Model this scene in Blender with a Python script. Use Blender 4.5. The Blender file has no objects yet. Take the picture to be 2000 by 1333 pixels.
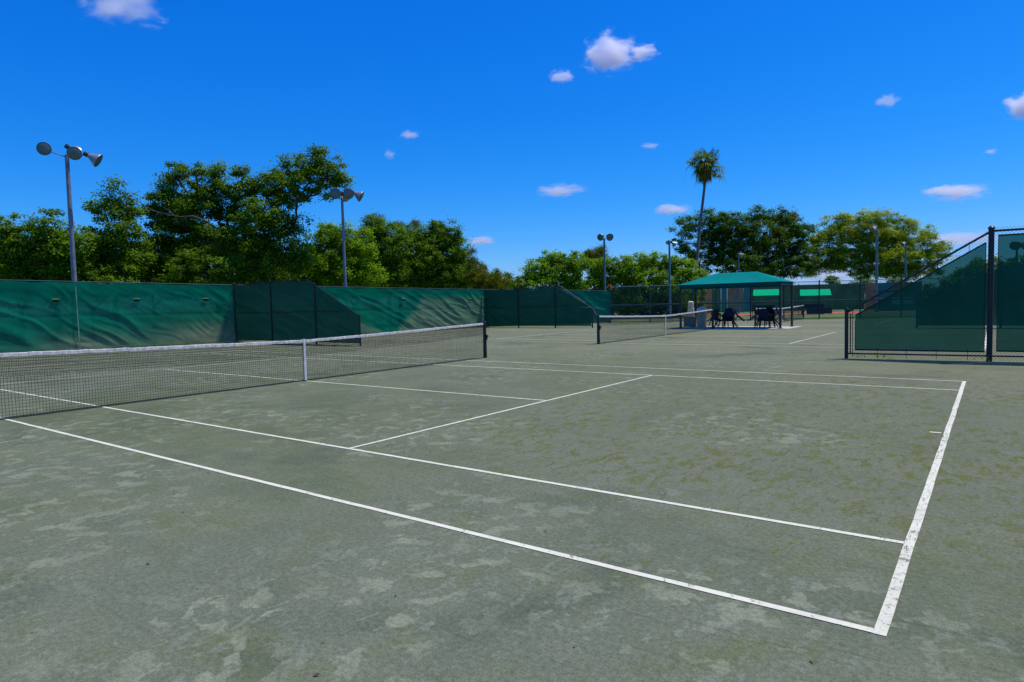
import bpy, math, random
import numpy as np
from mathutils import Vector, noise as mnoise
PI = math.pi
rnd = random.Random(11)
scene = bpy.context.scene
COL = scene.collection

# ------------------------------------------------------------------ camera (fitted to the court lines)
CAM = np.array([12.29758, -3.46279, 1.6057]); YAW, PITCH, ROLL, FPX = 2.204872, -0.0568136, -0.0233282, 1280.798
def _basis():
    cy, sy, cp, sp = math.cos(YAW), math.sin(YAW), math.cos(PITCH), math.sin(PITCH)
    f = np.array([cy*cp, sy*cp, sp]); r = np.array([sy, -cy, 0]); u = np.cross(r, f)
    c, s = math.cos(ROLL), math.sin(ROLL)
    return c*r+s*u, -s*r+c*u, f
CR, CU, CF = _basis()
RH = np.array([math.sin(YAW), -math.cos(YAW), 0.0])      # level direction to the right
FH = np.array([math.cos(YAW), math.sin(YAW), 0.0])       # level direction ahead
UP = np.array([0, 0, 1.0])
def ray(px, py): return CF + CR*(px-1000)/FPX - CU*(py-666.5)/FPX
def at(px, py, depth): return CAM + ray(px, py)*depth
def G(px, py, z=0.0):
    d = ray(px, py); return CAM + d*((z-CAM[2])/d[2])
def onplane(px, py, A, B):
    """point of the vertical plane through ground points A, B seen at px, py"""
    n = np.array([B[1]-A[1], A[0]-B[0], 0.0]); d = ray(px, py)
    return CAM + d*(np.dot(np.array(A)-CAM, n)/np.dot(d, n))
def ground_under(px, depth):
    p = at(px, 600, depth); p[2] = 0; return p

# ------------------------------------------------------------------ mesh helpers
class MB:
    def __init__(self): self.v = []; self.f = []
    def add(self, vs, fs):
        k = len(self.v); self.v += [tuple(map(float, p)) for p in vs]; self.f += [tuple(i+k for i in f) for f in fs]; return self
    def box(self, c, s, rz=0.0):
        hx, hy, hz = s[0]/2, s[1]/2, s[2]/2; co, si = math.cos(rz), math.sin(rz); vs = []
        for x, y, z in ((-1,-1,-1),(1,-1,-1),(1,1,-1),(-1,1,-1),(-1,-1,1),(1,-1,1),(1,1,1),(-1,1,1)):
            X, Y = x*hx, y*hy; vs.append((c[0]+X*co-Y*si, c[1]+X*si+Y*co, c[2]+z*hz))
        return self.add(vs, [(0,3,2,1),(4,5,6,7),(0,1,5,4),(1,2,6,5),(2,3,7,6),(3,0,4,7)])
    def obox(self, p, q, w, h, up=(0,0,1)):
        """bar from p to q, w wide, h tall"""
        p, q = np.array(p, float), np.array(q, float); d = q-p; d /= np.linalg.norm(d)
        s = np.cross(d, up); s /= np.linalg.norm(s); t = np.cross(s, d); vs = []
        for e in (p, q):
            for a, b in ((-1,-1),(1,-1),(1,1),(-1,1)): vs.append(e+s*a*w/2+t*b*h/2)
        return self.add(vs, [(0,1,2,3),(7,6,5,4),(0,4,5,1),(1,5,6,2),(2,6,7,3),(3,7,4,0)])
    def tube(self, pts, rad, n=8, cap=True):
        pts = [np.array(p, float) for p in pts]
        if not hasattr(rad, '__len__'): rad = [rad]*len(pts)
        vs, fs = [], []; ref = None
        for i, p in enumerate(pts):
            d = pts[min(i+1, len(pts)-1)]-pts[max(i-1, 0)]; L = np.linalg.norm(d); d = d/(L if L > 1e-9 else 1)
            if ref is None: ref = np.array([1.0,0,0]) if abs(d[0]) < .8 else np.array([0,1.0,0])
            s = ref-d*np.dot(ref, d); s /= np.linalg.norm(s); ref = s; t = np.cross(d, s)
            for k in range(n):
                a = 2*PI*k/n; vs.append(p+(s*math.cos(a)+t*math.sin(a))*rad[i])
        for i in range(len(pts)-1):
            for k in range(n):
                fs.append((i*n+k, i*n+(k+1) % n, (i+1)*n+(k+1) % n, (i+1)*n+k))
        if cap:
            fs.append(tuple(range(n))[::-1]); fs.append(tuple(range((len(pts)-1)*n, len(pts)*n)))
        return self.add(vs, fs)
    def lathe(self, prof, base, axis, n=20, cap0=True, cap1=True):
        """prof: list of (distance along axis, radius)"""
        a = np.array(axis, float); a /= np.linalg.norm(a)
        return self.tube([np.array(base)+a*d for d, _ in prof], [q for _, q in prof], n, False)._caps(n, len(prof), cap0, cap1)
    def _caps(self, n, m, c0, c1):
        k = len(self.v)-n*m
        if c0: self.f.append(tuple(range(k, k+n))[::-1])
        if c1: self.f.append(tuple(range(k+(m-1)*n, k+m*n)))
        return self
    def build(self, name, mat, parent=None, smooth=False, bevel=0, origin=None):
        me = bpy.data.meshes.new(name)
        v = self.v
        if origin is not None: v = [(a-origin[0], b-origin[1], c-origin[2]) for a, b, c in v]
        me.from_pydata(v, [], self.f); me.materials.append(mat); me.update()
        if smooth:
            me.polygons.foreach_set('use_smooth', [True]*len(me.polygons))
            me.set_sharp_from_angle(angle=math.radians(40))
        o = bpy.data.objects.new(name, me); COL.objects.link(o)
        if origin is not None: o.location = origin
        if parent is not None:
            o.parent = parent
            if origin is None: o.matrix_parent_inverse = parent_matrix(parent).inverted()
        if bevel:
            b = o.modifiers.new('bevel', 'BEVEL'); b.width = bevel; b.segments = 2; b.limit_method = 'ANGLE'
        return o
def parent_matrix(p):
    from mathutils import Matrix
    m = Matrix.Translation(p.location) @ p.rotation_euler.to_matrix().to_4x4()
    if p.parent is not None: m = parent_matrix(p.parent) @ p.matrix_parent_inverse @ m
    return m
def mesh_np(name, co, quads, mat, parent=None, smooth=False, tris=False):
    k = 3 if tris else 4
    me = bpy.data.meshes.new(name); me.vertices.add(len(co)); me.vertices.foreach_set('co', np.asarray(co, np.float32).ravel())
    n = len(quads); me.loops.add(n*k); me.loops.foreach_set('vertex_index', np.asarray(quads, np.int32).ravel())
    me.polygons.add(n); me.polygons.foreach_set('loop_start', np.arange(n, dtype=np.int32)*k)
    me.materials.append(mat); me.update(calc_edges=True)
    if smooth: me.polygons.foreach_set('use_smooth', [True]*n)
    o = bpy.data.objects.new(name, me); COL.objects.link(o)
    if parent is not None:
        o.parent = parent; o.matrix_parent_inverse = parent_matrix(parent).inverted()
    return o
def tag(o, label=None, cat=None, group=None, kind=None):
    if label: o['label'] = label
    if cat: o['category'] = cat
    if group: o['group'] = group
    if kind: o['kind'] = kind
    return o
def thing(name, loc, label, cat, group=None, rz=0.0):
    o = bpy.data.objects.new(name, None); o.empty_display_size = .2; o.location = tuple(float(x) for x in loc)
    o.rotation_euler = (0, 0, rz); COL.objects.link(o)
    return tag(o, label, cat, group)

# ------------------------------------------------------------------ materials
def new_mat(name):
    m = bpy.data.materials.new(name); m.use_nodes = True; nt = m.node_tree; nt.nodes.clear()
    out = nt.nodes.new('ShaderNodeOutputMaterial'); return m, nt, out
def N(nt, t, **kw):
    n = nt.nodes.new(t)
    for k, v in kw.items():
        if k.startswith('_'): n.inputs[k[1:].replace('_', ' ')].default_value = v
        else: setattr(n, k, v)
    return n
def L(nt, a, b): nt.links.new(a, b)
def mixc(nt, fac, a, b, mode='MIX'):
    m = nt.nodes.new('ShaderNodeMix'); m.data_type = 'RGBA'; m.blend_type = mode
    for sock, v in ((m.inputs[0], fac), (m.inputs[6], a), (m.inputs[7], b)):
        if isinstance(v, (int, float)): sock.default_value = v
        elif isinstance(v, tuple): sock.default_value = (*v[:3], 1)
        else: L(nt, v, sock)
    return m.outputs[2]
def math_(nt, op, a, b=0.0, c=0.0, clamp=False):
    m = nt.nodes.new('ShaderNodeMath'); m.operation = op; m.use_clamp = clamp
    for i, v in enumerate((a, b, c)):
        if isinstance(v, (int, float)): m.inputs[i].default_value = v
        else: L(nt, v, m.inputs[i])
    return m.outputs[0]
def step(nt, v, lo, hi, a=0.0, b=1.0):
    m = nt.nodes.new('ShaderNodeMapRange'); m.interpolation_type = 'SMOOTHSTEP'
    L(nt, v, m.inputs[0]); m.inputs[1].default_value = lo; m.inputs[2].default_value = hi
    m.inputs[3].default_value = a; m.inputs[4].default_value = b; return m.outputs[0]
def noise(nt, vec, scale, detail=3.0, rough=.55, dist=0.0, off=(0,0,0), sc=(1,1,1), rot=0.0):
    mp = N(nt, 'ShaderNodeMapping'); L(nt, vec, mp.inputs[0]); mp.inputs[1].default_value = off; mp.inputs[3].default_value = sc
    mp.inputs[2].default_value = (0, 0, rot)
    n = N(nt, 'ShaderNodeTexNoise'); L(nt, mp.outputs[0], n.inputs['Vector'])
    n.inputs['Scale'].default_value = scale; n.inputs['Detail'].default_value = detail
    n.inputs['Roughness'].default_value = rough; n.inputs['Distortion'].default_value = dist
    return n.outputs['Fac']
def simple(name, col, rough=.6, metal=0.0, var=.15, scale=6.0, bump=0.0, spec=.4):
    m, nt, out = new_mat(name); p = N(nt, 'ShaderNodeBsdfPrincipled'); tc = N(nt, 'ShaderNodeTexCoord')
    n = noise(nt, tc.outputs['Object'], scale, 5)
    c = mixc(nt, step(nt, n, .3, .7), tuple(x*(1-var) for x in col), tuple(min(1, x*(1+var)) for x in col))
    L(nt, c, p.inputs['Base Color']); p.inputs['Roughness'].default_value = rough; p.inputs['Metallic'].default_value = metal
    p.inputs['Specular IOR Level'].default_value = spec
    if bump:
        b = N(nt, 'ShaderNodeBump'); b.inputs['Strength'].default_value = bump; b.inputs['Distance'].default_value = .01
        L(nt, noise(nt, tc.outputs['Object'], scale*8, 4), b.inputs['Height']); L(nt, b.outputs[0], p.inputs['Normal'])
    L(nt, p.outputs[0], out.inputs[0]); return m

def clay_material():
    m, nt, out = new_mat('green_clay'); p = N(nt, 'ShaderNodeBsdfPrincipled'); tc = N(nt, 'ShaderNodeTexCoord'); P = tc.outputs['Object']
    sep = N(nt, 'ShaderNodeSeparateXYZ'); L(nt, P, sep.inputs[0]); X, Y = sep.outputs['X'], sep.outputs['Y']
    mul = lambda *k: k[0] if len(k) == 1 else math_(nt, 'MULTIPLY', k[0], mul(*k[1:]))
    big = noise(nt, P, .16, 5, .6); mid = noise(nt, P, .9, 6, .62, .3)
    c = mixc(nt, step(nt, mid, .34, .66), (.085,.106,.057), (.127,.145,.083))
    c = mixc(nt, step(nt, big, .35, .66, 0, .6), c, (.150,.166,.124))                # drier grey areas
    dry = step(nt, noise(nt, P, .11, 3, .5, 0, (7,3,0)), .36, .62); yy = step(nt, Y, 6.0, 15.0)
    c = mixc(nt, mul(math_(nt, 'MULTIPLY_ADD', dry, .45, .4), yy), c, (.172,.180,.113))
    # damp darker areas
    dk = step(nt, noise(nt, P, .5, 4, .6, .4, (60,20,0)), .54, .68, 0, .7)
    c = mixc(nt, dk, c, (.066,.088,.060))
    # soft olive bloom
    c = mixc(nt, step(nt, noise(nt, P, 1.5, 5, .7, .4, (5,40,0)), .50, .70, 0, .55), c, (.118,.128,.052))
    # greyer ground thick with olive algae smears inside the baseline
    reg0 = mul(step(nt, X, 2.5, 8.0, .12, 1), step(nt, Y, .2, 2.6, .06, 1), step(nt, Y, 9.5, 13.0, 1, .2))
    c = mixc(nt, mul(reg0, .6), c, (.146,.158,.108))
    o1 = noise(nt, P, 5.2, 6, .66, .8, (9,1,0), (1.35,.7,1), .35); om = step(nt, noise(nt, P, .45, 3, .5, 0, (2,17,0)), .34, .54, .45, 1)
    c = mixc(nt, mul(step(nt, o1, .505, .60), reg0, om, .95), c, (.110,.120,.040))
    c = mixc(nt, mul(step(nt, noise(nt, P, 7.5, 5, .66, .8, (19,6,0), (1.5,.7,1), .3), .57, .64), reg0, .7), c, (.085,.092,.045))
    o3 = noise(nt, P, 2.6, 4, .6, 1.2, (40,11,0), (1.6,.55,1), -.5)
    c = mixc(nt, mul(step(nt, o3, .66, .72), .8), c, (.115,.125,.03))                # few isolated scuffs
    # pale dusty blotches with frayed rims
    fr = math_(nt, 'MULTIPLY_ADD', noise(nt, P, 30, 3, .7), .10, -.05)
    b1 = math_(nt, 'ADD', noise(nt, P, 4.9, 3, .5, .4, (3.1,8.2,0)), fr); a1 = noise(nt, P, .38, 2, .5, 0, (12,4,0))
    pl = math_(nt, 'ADD', step(nt, Y, .8, -1.2, .0, .12), step(nt, X, 10.6, 9.0, -.13, 0))
    am = step(nt, math_(nt, 'ADD', a1, pl), .44, .60, .10, 1)
    k1 = mul(mul(step(nt, b1, .535, .62), step(nt, noise(nt, P, 1.4, 4, .6, 0, (50,3,0)), .36, .60, .35, 1)), am)
    c = mixc(nt, mul(k1, 1.0), c, (.200,.216,.146))
    b2 = math_(nt, 'ADD', noise(nt, P, 8.0, 3, .55, .8, (31,8,0), (1,.6,1), .6), fr)
    c = mixc(nt, mul(step(nt, b2, .56, .65), math_(nt, 'MULTIPLY_ADD', am, .55, .15)), c, (.168,.188,.142))
    # drag-broom streaks
    st = noise(nt, P, 1.0, 5, .65, .15, (0,0,0), (1.0,22,1), -.22); stm = step(nt, noise(nt, P, .4, 2, .5, 0, (77,7,0)), .42, .62)
    c = mixc(nt, mul(step(nt, st, .55, .70), math_(nt, 'MULTIPLY_ADD', stm, .38, .12)), c, (.070,.085,.056))
    # crumbs and grit
    d1 = noise(nt, P, 24, 4, .72); d1m = step(nt, noise(nt, P, .9, 3, .5, 0, (4,4,4)), .48, .60, .15, 1)
    c = mixc(nt, mul(step(nt, d1, .63, .68), d1m, .8), c, (.040,.046,.034))
    d2 = noise(nt, P, 40, 3, .75, 0, (8,8,0)); c = mixc(nt, mul(step(nt, d2, .66, .70), .55), c, (.26,.27,.21))
    g = noise(nt, P, 85, 3, .75); g2 = noise(nt, P, 30, 4, .65)
    gr = mul(step(nt, g, .30, .70, .80, 1.20), step(nt, g2, .30, .70, .84, 1.16))
    cc = N(nt, 'ShaderNodeCombineXYZ')
    for i in range(3): L(nt, gr, cc.inputs[i])
    c = mixc(nt, 1.0, c, cc.outputs[0], 'MULTIPLY')
    L(nt, c, p.inputs['Base Color']); p.inputs['Roughness'].default_value = .95; p.inputs['Specular IOR Level'].default_value = .05
    b = N(nt, 'ShaderNodeBump'); b.inputs['Strength'].default_value = .6; b.inputs['Distance'].default_value = .014
    h = math_(nt, 'ADD', math_(nt, 'MULTIPLY', g, .5), math_(nt, 'MULTIPLY_ADD', b1, .5, g2)); L(nt, h, b.inputs['Height']); L(nt, b.outputs[0], p.inputs['Normal'])
    L(nt, p.outputs[0], out.inputs[0]); return m

def tape_material(name, wear):
    m, nt, out = new_mat(name); p = N(nt, 'ShaderNodeBsdfPrincipled'); tc = N(nt, 'ShaderNodeTexCoord'); P = tc.outputs['Object']
    c = mixc(nt, step(nt, noise(nt, P, 3, 5), .3, .75), (.66,.64,.51), (.55,.54,.42))
    c = mixc(nt, step(nt, noise(nt, P, 13, 6, .75, .6), .62-wear, .66-wear, 0, .85), c, (.14,.16,.10))
    c = mixc(nt, math_(nt, 'MULTIPLY', step(nt, noise(nt, P, 1, 4, .7, .3, (0,0,0), (50,6,1)), .62-wear, .66-wear), step(nt, noise(nt, P, .55, 3), .58-wear*1.5, .66-wear*1.5, .25, .9)), c, (.12,.135,.09))
    c = mixc(nt, math_(nt, 'MULTIPLY', step(nt, noise(nt, P, 38, 4, .75), .55, .66), step(nt, noise(nt, P, .7, 2), .5-wear, .62, .0, .8)), c, (.2,.22,.18))
    L(nt, c, p.inputs['Base Color']); p.inputs['Roughness'].default_value = .8; p.inputs['Specular IOR Level'].default_value = .2
    L(nt, p.outputs[0], out.inputs[0]); return m

def grass_material():
    m, nt, out = new_mat('grass'); p = N(nt, 'ShaderNodeBsdfPrincipled'); tc = N(nt, 'ShaderNodeTexCoord'); P = tc.outputs['Object']
    c = mixc(nt, step(nt, noise(nt, P, .25, 6, .65), .3, .7), (.06,.11,.018), (.13,.17,.04))
    c = mixc(nt, step(nt, noise(nt, P, 9, 5, .7), .35, .7, 0, .6), c, (.04,.075,.014))
    L(nt, c, p.inputs['Base Color']); p.inputs['Roughness'].default_value = .9; L(nt, p.outputs[0], out.inputs[0]); return m

def screen_material(name, col, clear, trans, dust=(0,0), dcol=(.24,.28,.17), fold=True):
    """woven windscreen: partly see-through, partly translucent; dust mask from attribute 'dust'"""
    m, nt, out = new_mat(name); tc = N(nt, 'ShaderNodeTexCoord'); P = tc.outputs['Object']
    c = mixc(nt, step(nt, noise(nt, P, 1.1, 5, .6), .3, .7), tuple(x*.85 for x in col), tuple(x*1.15 for x in col))
    at_ = N(nt, 'ShaderNodeAttribute', attribute_name='dust')
    dn = math_(nt, 'MULTIPLY', at_.outputs['Fac'], step(nt, noise(nt, P, 2.2, 6, .7, .6), .28, .62, .6, 1.0))
    c = mixc(nt, dn, c, dcol)
    d = N(nt, 'ShaderNodeBsdfDiffuse'); L(nt, c, d.inputs[0])
    t = N(nt, 'ShaderNodeBsdfTranslucent'); L(nt, c, t.inputs[0])
    b = N(nt, 'ShaderNodeBump'); b.inputs['Strength'].default_value = .35; b.inputs['Distance'].default_value = .03
    L(nt, noise(nt, P, 5, 4, .6, .8, (0,0,0), (1,1,.5)), b.inputs['Height'])
    L(nt, b.outputs[0], d.inputs['Normal'])
    mx = N(nt, 'ShaderNodeMixShader'); mx.inputs[0].default_value = trans; L(nt, d.outputs[0], mx.inputs[1]); L(nt, t.outputs[0], mx.inputs[2])
    gl = N(nt, 'ShaderNodeBsdfGlossy'); gl.inputs['Roughness'].default_value = .45; gl.inputs[0].default_value = (.8,.9,.9,1)
    m3 = N(nt, 'ShaderNodeMixShader'); m3.inputs[0].default_value = .004; L(nt, mx.outputs[0], m3.inputs[1]); L(nt, gl.outputs[0], m3.inputs[2])
    tr = N(nt, 'ShaderNodeBsdfTransparent'); tr.inputs[0].default_value = (.36,.82,.70,1)
    m2 = N(nt, 'ShaderNodeMixShader'); m2.inputs[0].default_value = clear; L(nt, m3.outputs[0], m2.inputs[1]); L(nt, tr.outputs[0], m2.inputs[2])
    L(nt, m2.outputs[0], out.inputs[0]); return m

def leaf_material(name, dark, light, dry=None, dryamt=0.0, trans=.35, rough=.55):
    m, nt, out = new_mat(name); geo = N(nt, 'ShaderNodeNewGeometry'); tc = N(nt, 'ShaderNodeTexCoord')
    n = noise(nt, tc.outputs['Object'], .55, 3, .6)
    f = math_(nt, 'ADD', math_(nt, 'MULTIPLY', geo.outputs['Random Per Island'], .65), math_(nt, 'MULTIPLY', step(nt, n, .3, .7), .45), clamp=True)
    c = mixc(nt, f, dark, light)
    if dry:
        r2 = math_(nt, 'FRACT', math_(nt, 'MULTIPLY', geo.outputs['Random Per Island'], 17.37))
        k = math_(nt, 'MULTIPLY', step(nt, noise(nt, tc.outputs['Object'], .5, 2, .5, 0, (20,0,0)), .62-dryamt, .70), step(nt, r2, .2, .5))
        c = mixc(nt, k, c, dry)
    p = N(nt, 'ShaderNodeBsdfPrincipled'); L(nt, c, p.inputs['Base Color']); p.inputs['Roughness'].default_value = rough; p.inputs['Specular IOR Level'].default_value = .07
    t = N(nt, 'ShaderNodeBsdfTranslucent'); L(nt, mixc(nt, 1.0, c, (1.6,1.8,.5), 'MULTIPLY'), t.inputs[0])
    mx = N(nt, 'ShaderNodeMixShader'); mx.inputs[0].default_value = trans; L(nt, p.outputs[0], mx.inputs[1]); L(nt, t.outputs[0], mx.inputs[2])
    L(nt, mx.outputs[0], out.inputs[0]); return m

M = dict(
    clay=clay_material(), grass=grass_material(), tape=tape_material('line_tape', .03), tape_worn=tape_material('worn_line_tape', .055),
    tape_far=simple('far_line_tape', (.58,.58,.48), .9, var=.25, scale=2),
    black=simple('black_vinyl_steel', (.014,.016,.017), .45), net=simple('net_cord', (.014,.017,.016), .8),
    band=simple('white_net_band', (.50,.49,.46), .9, var=.28, scale=14, bump=.3, spec=.1), strap=simple('white_strap', (.56,.56,.55), .9, spec=.1),
    band_under=simple('rust_hem', (.30,.17,.08), .9),
    greenpost=simple('green_painted_steel', (.03,.075,.07), .5), dkteal=simple('dark_teal_steel', (.012,.05,.055), .5),
    pole=simple('weathered_steel_pole', (.20,.20,.23), .5, .35, .2, 3), pole_teal=simple('blue_green_pole', (.10,.18,.19), .5, .2, .15, 3),
    bell=simple('aluminium_reflector', (.30,.32,.34), .45, .5, .1, 4), lens=simple('lamp_lens', (.10,.14,.125), .3, 0, .2, 3, spec=.6),
    dark=simple('dark_housing', (.035,.03,.03), .6), white=simple('white_paint', (.75,.76,.78), .6),
    canopy=simple('teal_canopy_cloth', (.0005,.20,.175), .85, var=.06, scale=2, spec=.03), valance=simple('shade_darkened_valance_cloth', (.001,.085,.07), .9, var=.06, spec=.02),  # valance is the canopy teal darkened, its shade put into the colour
    concrete=simple('concrete_pad', (.46,.42,.35), .9, var=.12, scale=3, bump=.3),
    navy=simple('navy_plastic', (.012,.013,.020), .5, var=.1, spec=.2), bin=simple('beige_bin', (.60,.50,.34), .6), binblue=simple('blue_grey_box', (.26,.22,.16), .7, spec=.1),
    awning=simple('bright_green_awning', (.001,.42,.18), .85, var=.05, spec=.03), red=simple('red_court', (.42,.10,.06), .95, var=.2, scale=1),
    brown=simple('brown_wall', (.50,.22,.09), .9, var=.25, scale=1.2), tealwall=simple('teal_wall', (.01,.22,.17), .8, var=.15, scale=1),
    olivewall=simple('olive_wall', (.27,.21,.10), .9, var=.25, scale=1.2),
    pale=simple('pale_wall', (.62,.62,.60), .8), darkgreen=simple('dark_green_cloth', (.06,.15,.045), .9, var=.25, scale=.8), charcoal=simple('charcoal_cloth', (.02,.022,.026), .9),
    bark=simple('bark', (.10,.075,.055), .95, var=.35, scale=5, bump=.6), barkgrey=simple('grey_bark', (.30,.26,.22), .95, var=.3, scale=5),
    palmtrunk=simple('palm_trunk', (.15,.13,.12), .9, var=.25, scale=4, bump=.5),
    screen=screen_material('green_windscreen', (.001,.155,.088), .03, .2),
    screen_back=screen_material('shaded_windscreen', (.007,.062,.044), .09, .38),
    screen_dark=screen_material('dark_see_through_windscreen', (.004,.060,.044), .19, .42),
    pole_glint=simple('painted_pole_glint', (.12,.26,.20), .8, var=.3, scale=4),
)

# ------------------------------------------------------------------ ground, clay, lines
def sheet(name, pts, z, mat, kind='structure'):
    mb = MB(); mb.add([(p[0], p[1], z) for p in pts], [tuple(range(len(pts)))]); o = mb.build(name, mat); tag(o, kind=kind); return o
sheet('ground', [(-1500,-1500),(1500,-1500),(1500,1500),(-1500,1500)], -.004, M['grass'])

F1b, F2b, F3b = G(463, 668), G(946, 640), G(1192, 631.5)
F1a = F1b-(F2b-F1b)/np.linalg.norm(F2b-F1b)*15.0+np.array([-.5, 0, 0])
F1a, F1b, F2b, F3b = F1a, F1b, F2b, F3b          # back fence line, left to right
FB = G(1600, 624); FAR_END = FB+(FB-F3b)*.95                                          # chain-link at the end of the courts
clay_poly = [F1a+FH*.4, F1b+FH*.4, F2b+FH*.3, F3b+FH*.1, FB, FAR_END, np.array([40,50,0]), np.array([40,-30,0]), np.array([-20,-30,0])]
sheet('clay_court', clay_poly, 0.0, M['clay'])

def strip(mb, a, b, w, z=.004, jitter=.004, seg=.25):
    """a flat tape from a to b with slightly uneven edges"""
    a, b = np.array(a, float), np.array(b, float); d = b-a; ln = np.linalg.norm(d); d /= ln; s = np.array([-d[1], d[0]])
    n = max(2, int(ln/seg)); vs = []
    for i in range(n+1):
        p = a+d*ln*i/n; wob = (rnd.random()-.5)*jitter
        vs += [(*(p+s*(w/2+wob+(rnd.random()-.5)*jitter)), z), (*(p-s*(w/2-wob+(rnd.random()-.5)*jitter)), z)]
    mb.add(vs, [(2*i, 2*i+1, 2*i+3, 2*i+2) for i in range(n)])
def court(name, x0, y0, mat, matb, both=True):
    mb, bb = MB(), MB(); W, S, Hh, V = 10.97, 1.37, 11.885, 6.40
    e = .03
    for y in (0, W): strip(mb, (x0-Hh+e, y0+y), (x0+Hh-e, y0+y), .05)
    for y in (S, W-S): strip(mb, (x0-Hh+e, y0+y), (x0+Hh-e, y0+y), .05)
    for s in (-1, 1):
        strip(mb, (x0+s*V, y0+S+.026), (x0+s*V, y0+W-S-.026), .05)
        strip(mb, (x0+s*.05, y0+W/2), (x0+s*(V-.026), y0+W/2), .05)
        strip(bb, (x0+s*Hh, y0-.025), (x0+s*Hh, y0+W+.025), .058)
        strip(mb, (x0+s*(Hh-.17), y0+W/2), (x0+s*(Hh-.052), y0+W/2), .05)
    tag(mb.build(name, mat), kind='structure'); tag(bb.build(name, matb), kind='structure')
court('court_line', 0.0, 0.0, M['tape'], M['tape_worn'])
court('court_line', .22, 19.1, M['tape_far'], M['tape_far'])
court('court_line', .6, 36.4-.8, M['tape_far'], M['tape_far'])

# ------------------------------------------------------------------ tennis nets
def tennis_net(x, ya, yb, hpost, label, full=True):
    ym = (ya+yb)/2; t = thing('tennis_net', (x, ym, 0), label, 'net', 'tennis nets across the courts')
    for y in (ya, yb):
        pb = MB(); pb.tube([(x, y, 0), (x, y, hpost)], [.058, .05], 14); pb.tube([(x, y, hpost), (x, y, hpost+.035)], [.062, .045], 14)
        pb.box((x+.055, y, .62), (.05, .07, .16)); po = pb.build('post', M['black'], t, True)
        wb = MB(); wb.tube([(x+.075, y-.035, .66), (x+.075, y+.035, .66)], .045, 12); wb.build('winder', M['dark'], po, True)
    half = (yb-ya)/2-.06
    top = lambda y: .914+(hpost-.02-.914)*min(1, abs(y-ym)/half)**1.25
    def cord(mb, pts, r=.0021):
        mb.tube(pts, r, 3, False)
    mb = MB(); sp = .045 if full else .06; n = int(2*half/sp)
    ys = [ym-half+2*half*i/n for i in range(n+1)]
    for y in ys:
        h = top(y); mb.tube([(x+rnd.gauss(0,.002), y, .012), (x+rnd.gauss(0,.004), y+rnd.gauss(0,.003), h*.5), (x, y, h-.03)], .0029, 3, False)
    m = int(.88/sp)
    yk = [ym-half+2*half*i/40 for i in range(41)]
    for j in range(m+1):
        fz = j/m
        mb.tube([(x+rnd.gauss(0,.003), y, .012+(top(y)-.045)*fz+rnd.gauss(0,.002)) for y in yk], .0029, 3, False)
    mb.tube([(x, y, .014) for y in yk], .009, 6, False)
    mb.build('net_mesh', M['net'], t)
    db = MB()                                                              # doubled netting under the band
    for y in ys: 
        h = top(y); db.tube([(x+.012, y+.02, h-.36), (x+.008, y+.022, h-.04)], .0029, 3, False)
    for j in range(9): db.tube([(x+.011, y, top(y)-.36+j*.038) for y in yk], .0029, 3, False)
    db.build('upper_netting', M['net'], t)
    hb = MB(); yk2 = [ym-half+2*half*i/120 for i in range(121)]; vs = []
    for y in yk2:
        h = top(y)+rnd.gauss(0,.0025); o = rnd.gauss(0,.002)
        vs += [(x-.016+o, y, h-.055), (x-.013+o, y, h-.004), (x+o, y, h+.004), (x+.013+o, y, h-.004), (x+.016+o, y, h-.055)]
    hb.add(vs, [(5*i+k, 5*i+k+1, 5*i+6+k, 5*i+5+k) for i in range(120) for k in range(4)]); hb.build('headband', M['band'], t, True)
    st = MB(); 
    for s in (-1, 1): st.obox((x+s*.02, ym, .02), (x+s*.02, ym, .925), .06, .004, (1,0,0))
    st.box((x, ym, .928), (.044, .06, .004)); st.build('centre_strap', M['strap'], t)
    return t
tennis_net(0.0, 5.485-6.4, 5.485+6.4, 1.07, 'nearest tennis net with white band, its left end cut off by the frame')
tennis_net(.22, 18.50, 31.1, 1.09, 'middle court tennis net ending in front of the teal canopy shelter', False)
n3a, n3b = G(1472, 637), G(1567, 624.5)
tennis_net(float(n3a[0]+n3b[0])/2, float(n3a[1]), float(n3b[1])+.8, 1.04, 'farthest tennis net seen behind the chairs under the canopy', False)

# ------------------------------------------------------------------ fences
def clip_line(p, d, poly):
    """parameter range of the line p+t*d inside a convex 2D polygon (ccw)"""
    t0, t1 = -1e9, 1e9
    for i in range(len(poly)):
        a, b = poly[i], poly[(i+1) % len(poly)]; n = (-(b[1]-a[1]), b[0]-a[0])
        num = n[0]*(p[0]-a[0])+n[1]*(p[1]-a[1]); den = n[0]*d[0]+n[1]*d[1]
        if abs(den) < 1e-9:
            if num < 0: return None
        elif den > 0: t0 = max(t0, -num/den)
        else: t1 = min(t1, -num/den)
    return (t0, t1) if t1-t0 > .01 else None
class Wall:
    """a vertical plane through ground points A, B: s along, z up"""
    def __init__(self, A, B):
        self.A = np.array([A[0], A[1], 0.0]); d = np.array([B[0]-A[0], B[1]-A[1], 0.0]); self.L = float(np.linalg.norm(d)); self.d = d/self.L
        self.n = np.array([self.d[1], -self.d[0], 0.0])
        if np.dot(self.n, CAM-self.A) < 0: self.n = -self.n
    def p(self, s, z, off=0.0): return self.A+self.d*s+np.array([0,0,z])+self.n*off
    def px(self, px, py):
        q = onplane(px, py, self.A, self.A+self.d); return float(np.dot(q-self.A, self.d)), float(q[2])
    def s_of(self, px): return self.px(px, 600)[0]
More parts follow.
